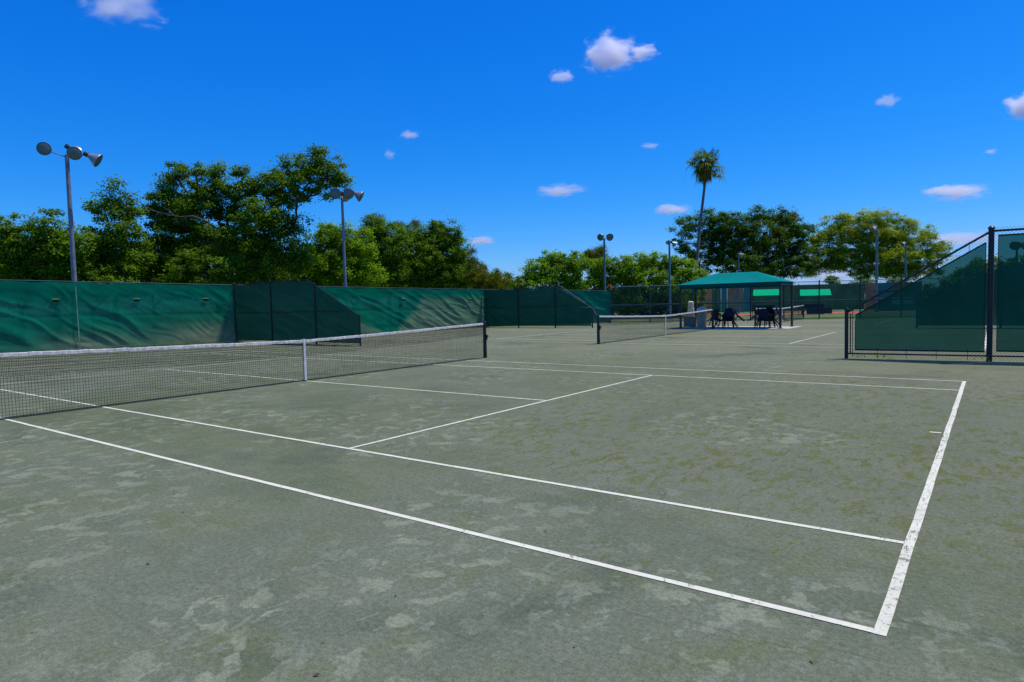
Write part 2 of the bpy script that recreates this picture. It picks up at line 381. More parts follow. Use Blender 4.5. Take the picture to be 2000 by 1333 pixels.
def chain(w, poly, sp=.07, r=.002, off=0.0):
    mb = MB(); s0 = min(a for a, b in poly); s1 = max(a for a, b in poly); zh = max(b for a, b in poly)
    for sg in (1, -1):
        k = s0-zh-sp
        while k < s1+zh+sp:
            c = clip_line((k, 0), (sg*.7071, .7071), poly)
            if c: mb.tube([w.p(k+sg*.7071*c[0], .7071*c[0], off+.001*sg), w.p(k+sg*.7071*c[1], .7071*c[1], off+.001*sg)], r, 3, False)
            k += sp
    return mb
def cloth(w, s0, s1, z0, top, mat, name, parent, off=.04, amp=.05, seed=0, dust=None, res=.07, folds=None):
    """hung cloth grid: top(s) gives the upper edge; amp is the depth of the creases"""
    ns = max(8, int((s1-s0)/res)); nz = 44; co = np.zeros(((ns+1)*(nz+1), 3)); du = np.zeros(len(co), np.float32)
    for i in range(ns+1):
        s = s0+(s1-s0)*i/ns; tz = top(s)
        sag = (1.0 if amp > .05 else .0)*-.045*abs(math.sin(s*PI/1.45+seed))+(.03 if amp > .05 else .008)*mnoise.noise(Vector((s*.9, seed, 2)))
        for j in range(nz+1):
            f = j/nz; z = z0+(tz+sag-z0)*f
            wz = mnoise.noise(Vector((s*.5, z*.5, seed)))*.5; q = s*.55+z+wz; al = s-z*.55
            a = mnoise.noise(Vector((q*1.25, al*.16, seed))); b = mnoise.noise(Vector((q*3.0+4, al*.35, 3.3+seed))); c = mnoise.noise(Vector((s*1.1-z*.8, z*4.2+s*.5, 9.1+seed)))
            k1 = .35+.65*max(0, min(1, .5+1.6*mnoise.noise(Vector((s*.33, z*.5, seed+31))))); k2 = max(0, min(1, .45+1.8*mnoise.noise(Vector((s*.45, z*.8, seed+57)))))
            rid = .45*k1*max(0, 1-abs(a)*3.2)+.55*k1*max(0, 1-abs(a+.12)*7)+.40*k2*max(0, 1-abs(b)*4.5)+.16*(1-k2*.5)*c+.5*mnoise.noise(Vector((s*.6, z*.5, seed+77)))
            swag = .30*math.sin(s*2*PI/2.6+1.2*math.sin(z*2+s))*max(0, f-.55)
            mid = -.35*math.exp(-((f-.5)/.025)**2)
            edge = min(1, f*9)*min(1, (1-f)*7)
            o = off+amp*(edge*(rid-.25)+swag*edge*.6+mid*.5)
            co[i*(nz+1)+j] = w.p(s, z, o)
            if dust: du[i*(nz+1)+j] = max(0.0, min(1.0, dust(s, z, f)))
    idx = np.arange(ns)[:, None]*(nz+1)+np.arange(nz)[None, :]
    q = np.stack([idx, idx+nz+1, idx+nz+2, idx+1], -1).reshape(-1, 4)
    o = mesh_np(name, co, q, mat, parent, True)
    a = o.data.attributes.new('dust', 'FLOAT', 'POINT'); a.data.foreach_set('value', du); return o
def post(w, s, h, r, mat, parent, off=0.0, cap=True):
    mb = MB(); mb.tube([w.p(s, 0, off), w.p(s, h, off)], r, 12)
    if cap: mb.lathe([(0, r*1.25), (.03, r*1.25), (.07, r*.6)], w.p(s, h, off), UP, 12)
    return mb.build('post', mat, parent, True)
def rail(w, pts, r, mat, parent, name='rail', off=0.0):
    mb = MB(); mb.tube([w.p(s, z, off) for s, z in pts], r, 8); return mb.build(name, mat, parent, True)
def flap(w, s, z, parent, off=.09):
    """wind vent flap sewn in the screen"""
    mb = MB(); mb.add([w.p(s-.14, z+.07, off), w.p(s+.14, z+.07, off), w.p(s+.12, z+.03, off+.03), w.p(s-.12, z+.03, off+.03)], [(0,1,2,3)])
    mb.build('vent_flap', M['darkgreen'], parent)
    mb = MB(); mb.add([w.p(s-.13, z+.02, off), w.p(s+.13, z+.02, off), w.p(s+.11, z-.08, off), w.p(s-.11, z-.08, off)], [(0,1,2,3)]); mb.build('vent_slit', M['charcoal'], parent)

# back fence, left run
def back_fence(A, B, hA, hB, label, posts, flaps, seed, dust, s_from=0.0, chain_on=True):
    w = Wall(A, B); t = thing('windscreen_fence', w.p(w.L/2, 0), label, 'fence', 'green windscreen fences behind the far baselines')
    h = lambda s: hA+(hB-hA)*s/w.L
    for s in posts: post(w, s, h(s)+.04, .035, M['black'], t, -.09)
    rail(w, [(0, h(0)+.015), (w.L, h(w.L)+.015)], .025, M['dkteal'], t, 'top_rail', -.03)
    rail(w, [(0, .06), (w.L, .06)], .025, M['black'], t, 'bottom_rail', -.03)
    cloth(w, s_from, w.L+.02, .05, h, M['screen'], 'windscreen', t, .05, .075, seed, dust, .05)
    for px, py in flaps:
        s, z = w.px(px, py); flap(w, s, z, t, .10)
    return w, t
def bump2(s, z, cs, cz, rs, rz): return math.exp(-((s-cs)/rs)**2-((z-cz)/rz)**2)
w1 = Wall(F1a, F1b); sA = w1.s_of(390); sB = w1.s_of(120)
def dust1(s, z, f):
    d = 1.15*bump2(s, z, sA+.4, .25, 2.2, .62)+.75*bump2(s, z, sB+1.0, .15, 1.6, .5)
    return d+.35*math.exp(-z/.18)
hF1 = 2.93
w1, t1 = back_fence(F1a, F1b, 2.86+(w1.px(0,548)[1]-2.86)*w1.L/(w1.L-w1.s_of(0)), 2.86, 'long creased green windscreen fence at the left, in front of the dense hedge', [0.05, w1.s_of(-60), w1.s_of(145), w1.s_of(300), w1.L-.04], [(108,587),(266,586),(400,585)], 3.0, dust1)
s_, _ = w1.px(150, 600)
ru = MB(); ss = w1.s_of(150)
ru.add([w1.p(ss-.02, .12, .135), w1.p(ss+.025, .12, .135), w1.p(ss-.005, 2.8, .135), w1.p(ss-.04, 2.8, .135)], [(0,1,2,3)]); ru.build('pole_reflection', M['pole_glint'], t1)  # pale strip painting in the light of the pole behind the cloth
wt = Wall(F1b, F2b); sv = wt.s_of(760)
SV0, SV1 = wt.s_of(757), wt.s_of(768)
def dust2(s, z, f):
    # pale triangle: bare faded cloth either side of a darker V
    a = min(2.3, .1+(s-SV1)*.95)+.25*mnoise.noise(Vector((s*.8, z, 4))); b = (SV0-s)*.40
    e = max(min(1, max(0, (a-z)*2.2)), .9*min(1, max(0, (b-z)*5)))
    return .68*e*(1-.45*f)
w2, t2 = back_fence(F1b, F2b, 2.86, 2.62, 'green windscreen fence with pale faded patches between the two far wing fences', [.3, w2s if False else wt.s_of(700), wt.s_of(815), wt.L-.04], [(786,585),(916,585)], 7.7, dust2, -.04)
w3, t3 = back_fence(F2b, F3b, 2.62, 2.38, 'short bright green windscreen fence end beside the bare chain-link, partly behind a wing', [.3, Wall(F2b, F3b).s_of(1115), Wall(F2b, F3b).L-.03], [], 12.1, lambda s, z, f: .25*math.exp(-z/.3), -.04)

# sloped wing fences beside the courts
def wing(A, B, topline, label, posts, mat, seed, gap, amp, chain_sp, rpost, front, screen_inset, extra=None, rail_r=.02, wire=.002):
    """topline: list of (s, z) from one end to the other, s ascending"""
    w = Wall(A, B); t = thing('wing_fence', w.p(w.L/2, 0), label, 'fence', 'sloped wing fences between the courts')
    xs = [a for a, b in topline]; zs = [b for a, b in topline]
    top = lambda s: float(np.interp(s, xs, zs))
    for s in posts: post(w, s, top(s)+.03, rpost, M['black'], t, front)
    rail(w, topline, rail_r, M['black'], t, 'top_rail', front*.5)
    rail(w, [(xs[0], .13), (xs[-1], .13)], rail_r*.8, M['black'], t, 'bottom_rail', front*.5)
    return w, t, top
# far left wing
A, B = G(464, 668), G(706, 676); w = Wall(A, B)
tl = [(0, w.px(464, 556)[1]), w.px(600, 546), w.px(705, 618)]; tl[2] = (w.L, tl[2][1])
w, t, top = wing(A, B, tl, 'dark green sloped wing fence at the left, ending behind the nearest net', [.0, w.s_of(531), w.s_of(617), w.L], None, 1, 0, 0, 0, .04, .05, 0)
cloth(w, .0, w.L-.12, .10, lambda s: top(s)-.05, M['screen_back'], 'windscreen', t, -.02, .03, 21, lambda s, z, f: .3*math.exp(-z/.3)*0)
rail(w, [(0, 1.45), (w.s_of(690), 1.45)], .018, M['black'], t, 'middle_rail', .03)
chain(w, [(0,.02), (w.L,.02), tl[2], tl[1], tl[0]], .08, .0018, .0).build('chain_link', M['black'], t)
# second far wing
A, B = G(951, 640), G(1158, 640.5); w = Wall(A, B)
tl = [(0, w.px(951, 568)[1]), w.px(1084, 559), w.px(1160, 602)]; tl[2] = (w.L, tl[2][1])
w, t, top = wing(A, B, tl, 'dark green sloped wing fence ending beside the left post of the middle net', [.0, w.s_of(1013), w.s_of(1085), w.L], None, 1, 0, 0, 0, .045, .05, 0)
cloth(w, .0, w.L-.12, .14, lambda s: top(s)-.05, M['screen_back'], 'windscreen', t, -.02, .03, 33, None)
rail(w, [(0, 1.38), (w.s_of(1150), 1.38)], .018, M['black'], t, 'middle_rail', .03)
chain(w, [(0,.02), (w.L,.02), tl[2], tl[1], tl[0]], .09, .002, .0).build('chain_link', M['black'], t)
tr_ = MB(); e = w.p(w.L, tl[2][1]+.02, .03)
tr_.tube([w.p(tl[1][0]+.2, tl[1][1]+.10, .05), w.p(w.L-.5, tl[2][1]+.32, .05)], .022, 6); tr_.tube([w.p(w.L-.9, tl[2][1]+.1, .1), w.p(w.L+.9, tl[2][1]-.05, .1)], .02, 6)
tr_.tube([w.p(w.L, tl[2][1], .02), w.p(w.L+.45, .5, .0)], .018, 6); tr_.build('brace', M['pole_teal'], t, True)
# near right wing: sloping part and the tall part running out of the frame
A, B = G(1653, 700.5), G(1932, 706.5); w = Wall(A, B)
zt = w.px(1932, 452)[1]; zs_ = w.px(1655, 611)[1]; endS = w.L+4.6
tl = [(0, zs_), (w.L, zt), (endS, zt)]
w, t, top = wing(A, B, tl, 'tall dark see-through wing fence with black posts at the right edge of the frame', [], None, 1, 0, 0, 0, .05, .0, 0, None, .026)
for s, h, r in ((0, zs_+.06, .045), (w.L, zt+.05, .058), (w.L+3.0, zt+.05, .045)): post(w, s, h, r, M['black'], t, 0)
rail(w, [(.09, .12), (.09, zs_-.02)], .014, M['black'], t, 'edge_rail'); rail(w, [(.14, .06), (.14, zs_+.06)], .008, M['black'], t, 'tension_bar')
slope = (zt-zs_)/w.L
chain(w, [(0,.015), (w.L,.015), (w.L, zt+.05), (0, zs_+.05)], .072, .0024).build('chain_link', M['black'], t)
chain(w, [(w.L,.015), (endS,.015), (endS, zt+.09), (w.L, zt+.09)], .072, .0024).build('chain_link', M['black'], t)
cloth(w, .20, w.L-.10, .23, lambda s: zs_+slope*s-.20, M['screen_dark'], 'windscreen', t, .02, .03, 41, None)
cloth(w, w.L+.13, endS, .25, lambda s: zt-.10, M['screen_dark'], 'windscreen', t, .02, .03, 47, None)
hem = MB()
def hemline(pts): 
    for a, b in zip(pts[:-1], pts[1:]): hem.obox(w.p(*a, .035), w.p(*b, .035), .012, .035)
hemline([(.20,.23), (w.L-.10,.23)]); hemline([(.20, zs_+slope*.2-.20), (w.L-.10, zt-slope*.1-.20)]); hemline([(w.L+.13,.25), (endS,.25)]); hemline([(w.L+.13, zt-.11), (endS, zt-.11)])
hem.obox(w.p(.2,.23,.035), w.p(.2, zs_-.2,.035), .035, .012, tuple(w.d)); hem.obox(w.p(w.L-.1,.23,.035), w.p(w.L-.1, zt-.27,.035), .035, .012, tuple(w.d)); hem.obox(w.p(w.L+.13,.25,.035), w.p(w.L+.13, zt-.1,.035), .035, .012, tuple(w.d))
hem.build('hem', M['charcoal'], t)
RW = w
tie = MB(); tie.tube([(0,0,0), (0,.012,.12), (0,0,.26)], .006, 5); tie0 = None
for s_ in list(np.arange(.7, w.L-.2, .62)):
    for kind, z_ in (('up', zs_+slope*s_-.22), ('down', .02)):
        o = tie.build('tie', M['black'], t, False, 0, tuple(w.p(s_, z_, .03))) if tie0 is None else tie0.copy()
        if tie0 is None:
            tie0 = o; o.data.transform(__import__('mathutils').Matrix.Translation(o.location)); o.parent = t
        else: COL.objects.link(o)
        o.location = tuple(w.p(s_, z_, .03)-np.array(t.location)); o.parent = t
# its counterpart between the middle and the far court, seen through the near one
A = G(1791, 641); B = A+np.array([3.2, .15, 0]); w = Wall(A, B)
tl = [(0, 1.35), (w.L, 2.9), (w.L+7, 2.9)]
w, t, top = wing(A, B, tl, 'distant dark wing fence showing dimly through the see-through screen', [0, w.L, w.L+3.5], None, 1, 0, 0, 0, .05, 0, 0)
cloth(w, .05, w.L+7, .12, lambda s: top(s)-.15, M['screen_back'], 'windscreen', t, .02, .012, 55, None)

# bare chain-link fence at the end of the courts
w = Wall(F3b, FAR_END); t = thing('chain_link_fence', w.p(w.L*.5, 0), 'long bare green chain-link fence behind the canopy shelter at the end of the courts', 'fence')
Hc = w.px(1600, 550)[1]; s = .02
FC = w
for px in (1192, 1270, 1353, 1398, 1466, 1531, 1600, 1680, 1760): post(w, w.s_of(px) if px > 1192 else .02, Hc+.02, .045, M['dkteal'] if px < 1400 else M['black'], t)
rail(w, [(0, Hc), (w.L, Hc)], .022, M['pole_teal'], t, 'top_rail'); mr = w.px(1600, 588)[1]
rail(w, [(0, mr), (w.L, mr)], .06, M['dkteal'], t, 'middle_rail'); rail(w, [(0, .08), (w.L, .08)], .02, M['dkteal'], t, 'bottom_rail')
chain(w, [(0,.02), (w.L,.02), (w.L,Hc), (0,Hc)], .075, .0032).build('chain_link', M['greenpost'], t)

# ------------------------------------------------------------------ court lamps
def lamp_head(c, axis, size, parent, housing=True):
    a = np.array(axis, float); a /= np.linalg.norm(a); R = size/2; b = np.array(c)-a*R*1.05
    hb = MB(); hb.lathe([(0, R*.26), (R*.25, R*.34), (R*.9, R*.72), (R*1.35, R*.97), (R*1.42, R*1.02), (R*1.5, R*1.0)], b, a, 22, True, False)
    h = hb.build('reflector', M['bell'], parent, True)
    lb = MB(); lb.lathe([(R*1.44, R*.97), (R*1.50, R*.80), (R*1.53, R*.3)], b, a, 22, False, True); lb.build('lens', M['lens'], h, True)
    if housing:
        db = MB(); db.lathe([(-R*.55, R*.2), (-R*.5, R*.36), (R*.02, R*.36), (R*.06, R*.25)], b, a, 14); db.build('ballast', M['dark'], h, True)
def light_pole(px, depth, topy, label, heads, mat, rb=.12, rt=.07, base=None, lean=None):
    """heads: (right offset, up offset, ahead offset, axis (right, ahead, up), diameter)"""
    b = ground_under(px, depth) if base is None else np.array(base); tp = at(px, topy, depth)
    # height where the vertical through b shows at topy
    zz = np.linspace(1, 16, 3001); P = b[None, :]+np.outer(zz, UP); d = P-CAM; wv = d@CF; yy = 666.5-FPX*(d@CU)/wv
    h = float(zz[np.argmin(abs(yy-topy))])
    t = thing('light_pole', b, label, 'light pole', 'sports light poles round the courts')
    pb = MB(); pb.tube([b, b+UP*h*.5, b+UP*h], [rb, (rb+rt)/2, rt], 16); pb.tube([b, b+UP*.04], rb*2, 16); po = pb.build('pole', mat, t, True)
    tip = b+UP*h; xs = [0]+[q[0] for q in heads]; ab = MB()
    for q in heads:
        c = tip+RH*q[0]+UP*q[1]+FH*q[2]; ax = RH*q[3][0]+FH*q[3][1]+UP*q[3][2]; ax /= np.linalg.norm(ax)
        lamp_head(c, ax, q[4], t); st = tip-UP*q[5] if len(q) > 5 else tip-UP*.12
        ab.tube([st, c-ax*q[4]*.55], .03*max(.6, q[4]/.7), 8)
    ab.build('arm', M['bell'], t, True)
    return t
light_pole(145, 30.3, 303, 'tallest grey light pole at the far left with four big floodlights', [
    (-.98, .28, -.05, (.40,-.88,-.06), .60), (.52, .0, -.25, (.55,-.83,-.16), .60), (1.26, -.2, .1, (.80,.25,-.50), .66), (.05, .28, .45, (.1,.9,-.25), .6)], M['pole'], .122, .085, ground_under(148.5, 31.0))
light_pole(676, 39.5, 388, 'grey light pole with three floodlights, rising right of the big leaning tree', [
    (-.33, .25, -.2, (.2,-.95,-.1), .64), (.44, .22, -.25, (.4,-.9,-.15), .62), (1.0, .16, .1, (.88,.0,-.5), .66), (.05,.2,.5,(.2,.9,-.3),.6)], M['pole'], .105, .072)
light_pole(1182, 55, 466, 'slim blue-grey light pole with twin round floodlights above the hedge', [
    (-.28, .10, -.1, (-.5,-.75,-.25), .58), (.42, .10, -.1, (.2,-.85,-.25), .62)], M['pole_teal'], .11, .08)
light_pole(1308.5, 56, 474, 'slim green light pole standing left of the canopy shelter', [
    (.42, -.12, .1, (.7,.2,-.45), .5), (.0, .06, .4, (0,.9,-.3), .4)], M['pole_teal'], .125, .075)
light_pole(1443, 71, 500, 'small distant lamp pole sticking up behind the canopy roof', [(.28, .05, 0, (.8,-.2,-.5), .55)], M['pole_teal'], .1, .07)
light_pole(1711.5, 62, 449, 'blue-green light pole in front of the olive-coloured spreading tree', [(-.35, .04, -.1, (-.85,-.1,-.45), .55), (.0, .18, .3, (0,.9,-.2), .45)], M['pole_teal'], .13, .1)
light_pole(1768, 72, 478, 'thinner light pole at the right side of the olive spreading tree', [(-.35, .04, -.1, (-.85,-.1,-.45), .55), (.0, .12, .3, (0,.9,-.2), .4)], M['pole_teal'], .12, .09)
light_pole(1984, 52, 482, 'light pole dimly visible through the tall screen at the right edge', [(-.2, .12, -.1, (-.6,-.6,-.4), .75), (.5, .1, -.1, (.6,-.6,-.4), .75)], M['pole_teal'], .11, .08)

# ------------------------------------------------------------------ canopy shelter with pad, chairs and bins
fl, fr, br, bl = G(1329, 643.5), G(1524, 643), G(1546, 639.3), G(1361, 639.8)
ey = (br-fr)+(bl-fl); ey /= np.linalg.norm(ey); ex = np.array([ey[1], -ey[0], 0]); Wd = float(np.dot(fr-fl, ex)); Dp = float(np.dot(bl-fl, ey)+np.dot(br-fr, ey))/2; Wd += .30; fl = fr-ex*Wd; ctr = fl+ex*Wd/2+ey*Dp/2
def pv(x, y, z): return fl+ex*x+ey*y+UP*z
pad = MB(); ph = .03
pad.add([pv(x, y, z) for z in (0, ph) for x, y in ((-.25,-.28), (Wd+.45,-.28), (Wd+.45, Dp+.35), (-.25, Dp+.35))], [(4,5,6,7),(0,1,5,4),(1,2,6,5),(2,3,7,6),(3,0,4,7)])
tag(pad.build('concrete_pad', M['concrete']), kind='structure')
t = thing('canopy_shelter', ctr, 'teal hip-roofed canopy shelter on black posts beside the middle court', 'canopy')
wp = Wall(fl, fr); eh = wp.px(1525, 550)[1]; vh = wp.px(1525, 557.5)[1]; o_ = .12
for x, y in ((0,0),(Wd,0),(Wd,Dp),(0,Dp)):
    mb = MB(); p = pv(x, y, 0); mb.box((p[0], p[1], ph+(vh-ph)/2+.05), (.1,.1,vh-ph+.1), math.atan2(ex[1], ex[0])); po = mb.build('post', M['black'], t)
    fb = MB(); fb.box((p[0], p[1], ph+.008), (.22,.22,.016), math.atan2(ex[1], ex[0])); fb.build('foot_plate', M['black'], po)
rz_ = eh+.60; rx0, rx1 = Wd*.30, Wd*.72
c4 = [pv(-o_,-o_,eh), pv(Wd+o_,-o_,eh), pv(Wd+o_,Dp+o_,eh), pv(-o_,Dp+o_,eh)]; r0, r1 = pv(rx0, Dp/2, rz_), pv(rx1, Dp/2, rz_)
def grid_quad(mb, a, b, c, d, n=8, m=6, sag=.03):
    vs = []
    for i in range(n+1):
        for j in range(m+1):
            u, v = i/n, j/m; p = (a*(1-u)+b*u)*(1-v)+(d*(1-u)+c*u)*v; p = p-UP*sag*math.sin(PI*u)*math.sin(PI*v); vs.append(p)
    mb.add(vs, [(i*(m+1)+j, (i+1)*(m+1)+j, (i+1)*(m+1)+j+1, i*(m+1)+j+1) for i in range(n) for j in range(m)])
cb = MB(); grid_quad(cb, c4[0], c4[1], r1, r0); grid_quad(cb, c4[1], c4[2], r1, r1); grid_quad(cb, c4[2], c4[3], r0, r1); grid_quad(cb, c4[3], c4[0], r0, r0)
cb.build('canopy', M['canopy'], t)
vc = [c+(ctr+UP*c[2]-c)*.035-UP*.012 for c in c4]
vb = MB()
for i in range(4):
    a, b = vc[i], vc[(i+1) % 4]; dn = UP*(eh-vh+.02)
    vs = []
    for k in range(13):
        p = a+(b-a)*k/12; vs += [p, p-dn+UP*.02*abs(math.sin(k*1.57))]
    vb.add(vs, [(2*k, 2*k+1, 2*k+3, 2*k+2) for k in range(12)])
vb.build('valance', M['valance'], t)
rf = MB()
for i in range(4):
    a, b = ((0,0),(Wd,0),(Wd,Dp),(0,Dp))[i], ((0,0),(Wd,0),(Wd,Dp),(0,Dp))[(i+1) % 4]; rf.obox(pv(*a, vh+.06), pv(*b, vh+.06), .05, .06)
for a, b in ((c4[0], r0), (c4[1], r1), (c4[2], r1), (c4[3], r0), (r0, r1)): rf.obox(a-UP*.08, b-UP*.08, .04, .04)
rf.build('roof_frame', M['black'], t)

# tables and tipped plastic chairs
def table(x, y, label):
    b = pv(x, y, ph); t = thing('patio_table', b, label, 'table', 'round plastic tables under the canopy')
    mb = MB(); mb.lathe([(.655,.42),(.66,.50),(.69,.50),(.70,.485)], b, UP, 24); mb.build('table_top', M['navy'], t, True)
    for k in range(4):
        a = k*PI/2+.6; d = np.array([math.cos(a), math.sin(a), 0]); lb = MB(); lb.tube([b+d*.40, b+d*.30+UP*.66], [.025,.03], 8); lb.build('leg', M['navy'], t, True)
def chair_parts():
    """upright plastic armchair, local coordinates, front towards +x"""
    P = {}
    s = MB(); vs = []; n, m = 8, 6
    for i in range(n+1):
        for j in range(m+1):
            x = -.21+.43*i/n; y = (-.23+.46*j/m)*(1+.06*i/n); z = .43-.02*math.sin(PI*i/n)*math.sin(PI*j/m)-(.03*(i/n)**4); vs.append((x, y, z))
    k = len(vs); vs += [(x, y, z-.025) for x, y, z in vs]; fs = []
    for i in range(n):
        for j in range(m):
            a = i*(m+1)+j; b = a+m+1; fs += [(a,b,b+1,a+1), (k+a+1,k+b+1,k+b,k+a)]
    for i in range(n): fs += [(i*(m+1), k+i*(m+1), k+(i+1)*(m+1), (i+1)*(m+1)), ((i+1)*(m+1)+m, k+(i+1)*(m+1)+m, k+i*(m+1)+m, i*(m+1)+m)]
    s.add(vs, fs); P['seat'] = s
    b = MB(); vs = []; n, m = 8, 8
    for i in range(n+1):
        v = i/n
        for j in range(m+1):
            u = j/m*2-1; hw = .235*(1-.30*max(0, v-.55)**1.5*2); top_ = .46*v*(1-.10*abs(u)**3*(v > .7)); x = -.20-.13*v+.05*(u*u); vs.append((x, u*hw, .42+top_))
    k = len(vs); vs += [(x-.022, y, z) for x, y, z in vs]; fs = []
    for i in range(n):
        for j in range(m):
            if j in (2, 4, 6) and False: continue
            a = i*(m+1)+j; c = a+m+1; fs += [(a,a+1,c+1,c), (k+a,k+c,k+c+1,k+a+1)]
    for i in range(n): fs += [(i*(m+1), (i+1)*(m+1), k+(i+1)*(m+1), k+i*(m+1)), (i*(m+1)+m, k+i*(m+1)+m, k+(i+1)*(m+1)+m, (i+1)*(m+1)+m)]
    for j in range(m): fs.append((n*(m+1)+j, n*(m+1)+j+1, k+n*(m+1)+j+1, k+n*(m+1)+j))
    b.add(vs, fs); P['backrest'] = b
    for q, sy in enumerate((-1, 1)):
        a = MB(); a.tube([(-.26, sy*.245, .66), (-.05, sy*.27, .66), (.17, sy*.27, .645), (.20, sy*.262, .60), (.195, sy*.25, .40)], [.025,.028,.026,.024,.022], 8); P['arm%d' % q] = a
    for q, (sx, sy) in enumerate(((1,-1),(1,1),(-1,-1),(-1,1))):
        l = MB(); l.tube([(sx*.185, sy*.215, .42), (sx*.25, sy*.25, 0.0)], [.030,.022], 8); P['leg%d' % q] = l
    return P
CH = None
def chair(x, y, face, tilt, label, lift=0.0, roll=0.0):
    """face: heading of the chair front in degrees from the canopy's long side; tilt: leaning forward about the front feet"""
    global CH
    from mathutils import Matrix
    b = pv(x, y, ph+lift); heading = math.radians(face)+math.atan2(ex[1], ex[0])
    t = thing('plastic_chair', b, label, 'chair', 'navy plastic chairs tipped against the tables')
    t.rotation_euler = (math.radians(roll), math.radians(tilt), heading); t.rotation_mode = 'XYZ'
    if CH is None:
        CH = []
        for k, mb in chair_parts().items():
            mb.v = [(a-.25, b_, c) for a, b_, c in mb.v]              # pivot on the front feet
            nm = k.rstrip('0123456789'); me = bpy.data.meshes.new(nm); me.from_pydata(mb.v, [], mb.f); me.materials.append(M['navy']); me.update()
            me.polygons.foreach_set('use_smooth', [True]*len(me.polygons)); me.set_sharp_from_angle(angle=math.radians(50)); CH.append((nm, me))
    for nm, me in CH:
        o = bpy.data.objects.new(nm, me); COL.objects.link(o); o.parent = t
def loc(p): 
    q = p-fl; return float(np.dot(q, ex)), float(np.dot(q, ey))
x1, y1 = loc(G(1418, 641)); x2, y2 = loc(G(1499, 640.5))
y1 = y2 = 1.15
x1 = loc(onplane(1418, 630, pv(0, y1, 0), pv(1, y1, 0)))[0]; x2 = loc(onplane(1499, 630, pv(0, y2, 0), pv(1, y2, 0)))[0]
table(x1, y1, 'round navy plastic table under the canopy nearer the cream barrel, hemmed in by tipped chairs')
table(x2, y2, 'round navy plastic table near the right canopy post, with chairs tipped against it all round')
def tipped(tx, ty, ang, dist, tilt, label, lift=0.0, roll=0.0):
    a = math.radians(ang); chair(tx+dist*math.cos(a), ty+dist*math.sin(a), ang+180, tilt, label, lift, roll)
tipped(x1, y1, 178, .60, 40, 'navy plastic chair tipped against its table with legs pointing at the cream barrel')
tipped(x1, y1, 250, .62, 14, 'navy plastic chair nearly upright, just right of the end of the middle net')
tipped(x1, y1, 300, .62, 26, 'navy plastic chair tipped forward with rounded back, right of the net end')
tipped(x1, y1, 10, .60, 42, 'navy plastic chair tipped away from the cream barrel, its legs pointing at the other table')
tipped(x1, y1, 90, .60, 38, 'navy plastic chair mostly hidden behind the table nearer the cream barrel')
tipped(x2, y2, 182, .62, 42, 'navy plastic chair tipped at the right-hand table, legs pointing left towards the other table')
tipped(x2, y2, 270, .62, 20, 'navy plastic chair with broad back squarely towards the court, at the right-hand table')
tipped(x2, y2, 0, .62, 42, 'navy plastic chair tipped beside the right front canopy post, legs pointing right')
tipped(x2, y2, 95, .60, 38, 'navy plastic chair mostly hidden behind the table near the right canopy post')
# barrel, box
def barrel(px, y, label):
    xx = loc(onplane(px, 630, pv(0, y, 0), pv(1, y, 0)))[0]; b = pv(xx, y, ph)
    t = thing('trash_barrel', b, label, 'barrel'); mb = MB(); mb.lathe([(0,.24),(.03,.26),(.45,.27),(.90,.26),(.92,.275),(.94,.275)], b, UP, 22); mb.build('drum', M['bin'], t, True)
    lb = MB(); lb.lathe([(.945,.28),(.98,.28),(1.05,.24),(1.12,.12),(1.14,.02)], b, UP, 22); l = lb.build('lid', M['white'], t, True)
    hb = MB(); hb.tube([b+ex*-.09+UP*1.12, b+ex*-.07+UP*1.18, b+ex*.07+UP*1.18, b+ex*.09+UP*1.12], .015, 8); hb.build('handle', M['white'], l, True)
barrel(1371, 1.7, 'cream barrel with a white domed lid under the left half of the canopy')
xx = loc(onplane(1350, 630, pv(0, 1.9, 0), pv(1, 1.9, 0)))[0]; b = pv(xx, 1.9, ph)
t = thing('storage_box', b, 'low grey storage box standing left of the cream barrel', 'box')
mb = MB(); mb.box(b+UP*.27, (.72,.5,.50), math.atan2(ex[1], ex[0])); mb.build('box_body', M['binblue'], t, False, .02)
mb = MB(); mb.box(b+UP*.55, (.76,.54,.05), math.atan2(ex[1], ex[0])); l = mb.build('lid', M['binblue'], t, False, .015)
mb = MB()
for sx in (-1, 1): mb.box(b+ex*sx*.3+UP*.01, (.08,.44,.02), math.atan2(ex[1], ex[0]))
mb.build('foot', M['black'], t)
xx = loc(onplane(1341, 630, pv(0, 2.6, 0), pv(1, 2.6, 0)))[0]; b = pv(xx, 3.3, 0)
t = thing('water_cooler_stand', b, 'pale upright cooler stand at the back left canopy post', 'cooler stand')
mb = MB(); mb.box(b+UP*.55, (.36,.36,1.1), .3); mb.build('cabinet', M['bin'], t, False, .02)
mb = MB(); mb.lathe([(1.1,.14),(1.14,.17),(1.45,.17),(1.5,.1)], b, UP, 18); mb.build('cooler', M['bin'], t, True)

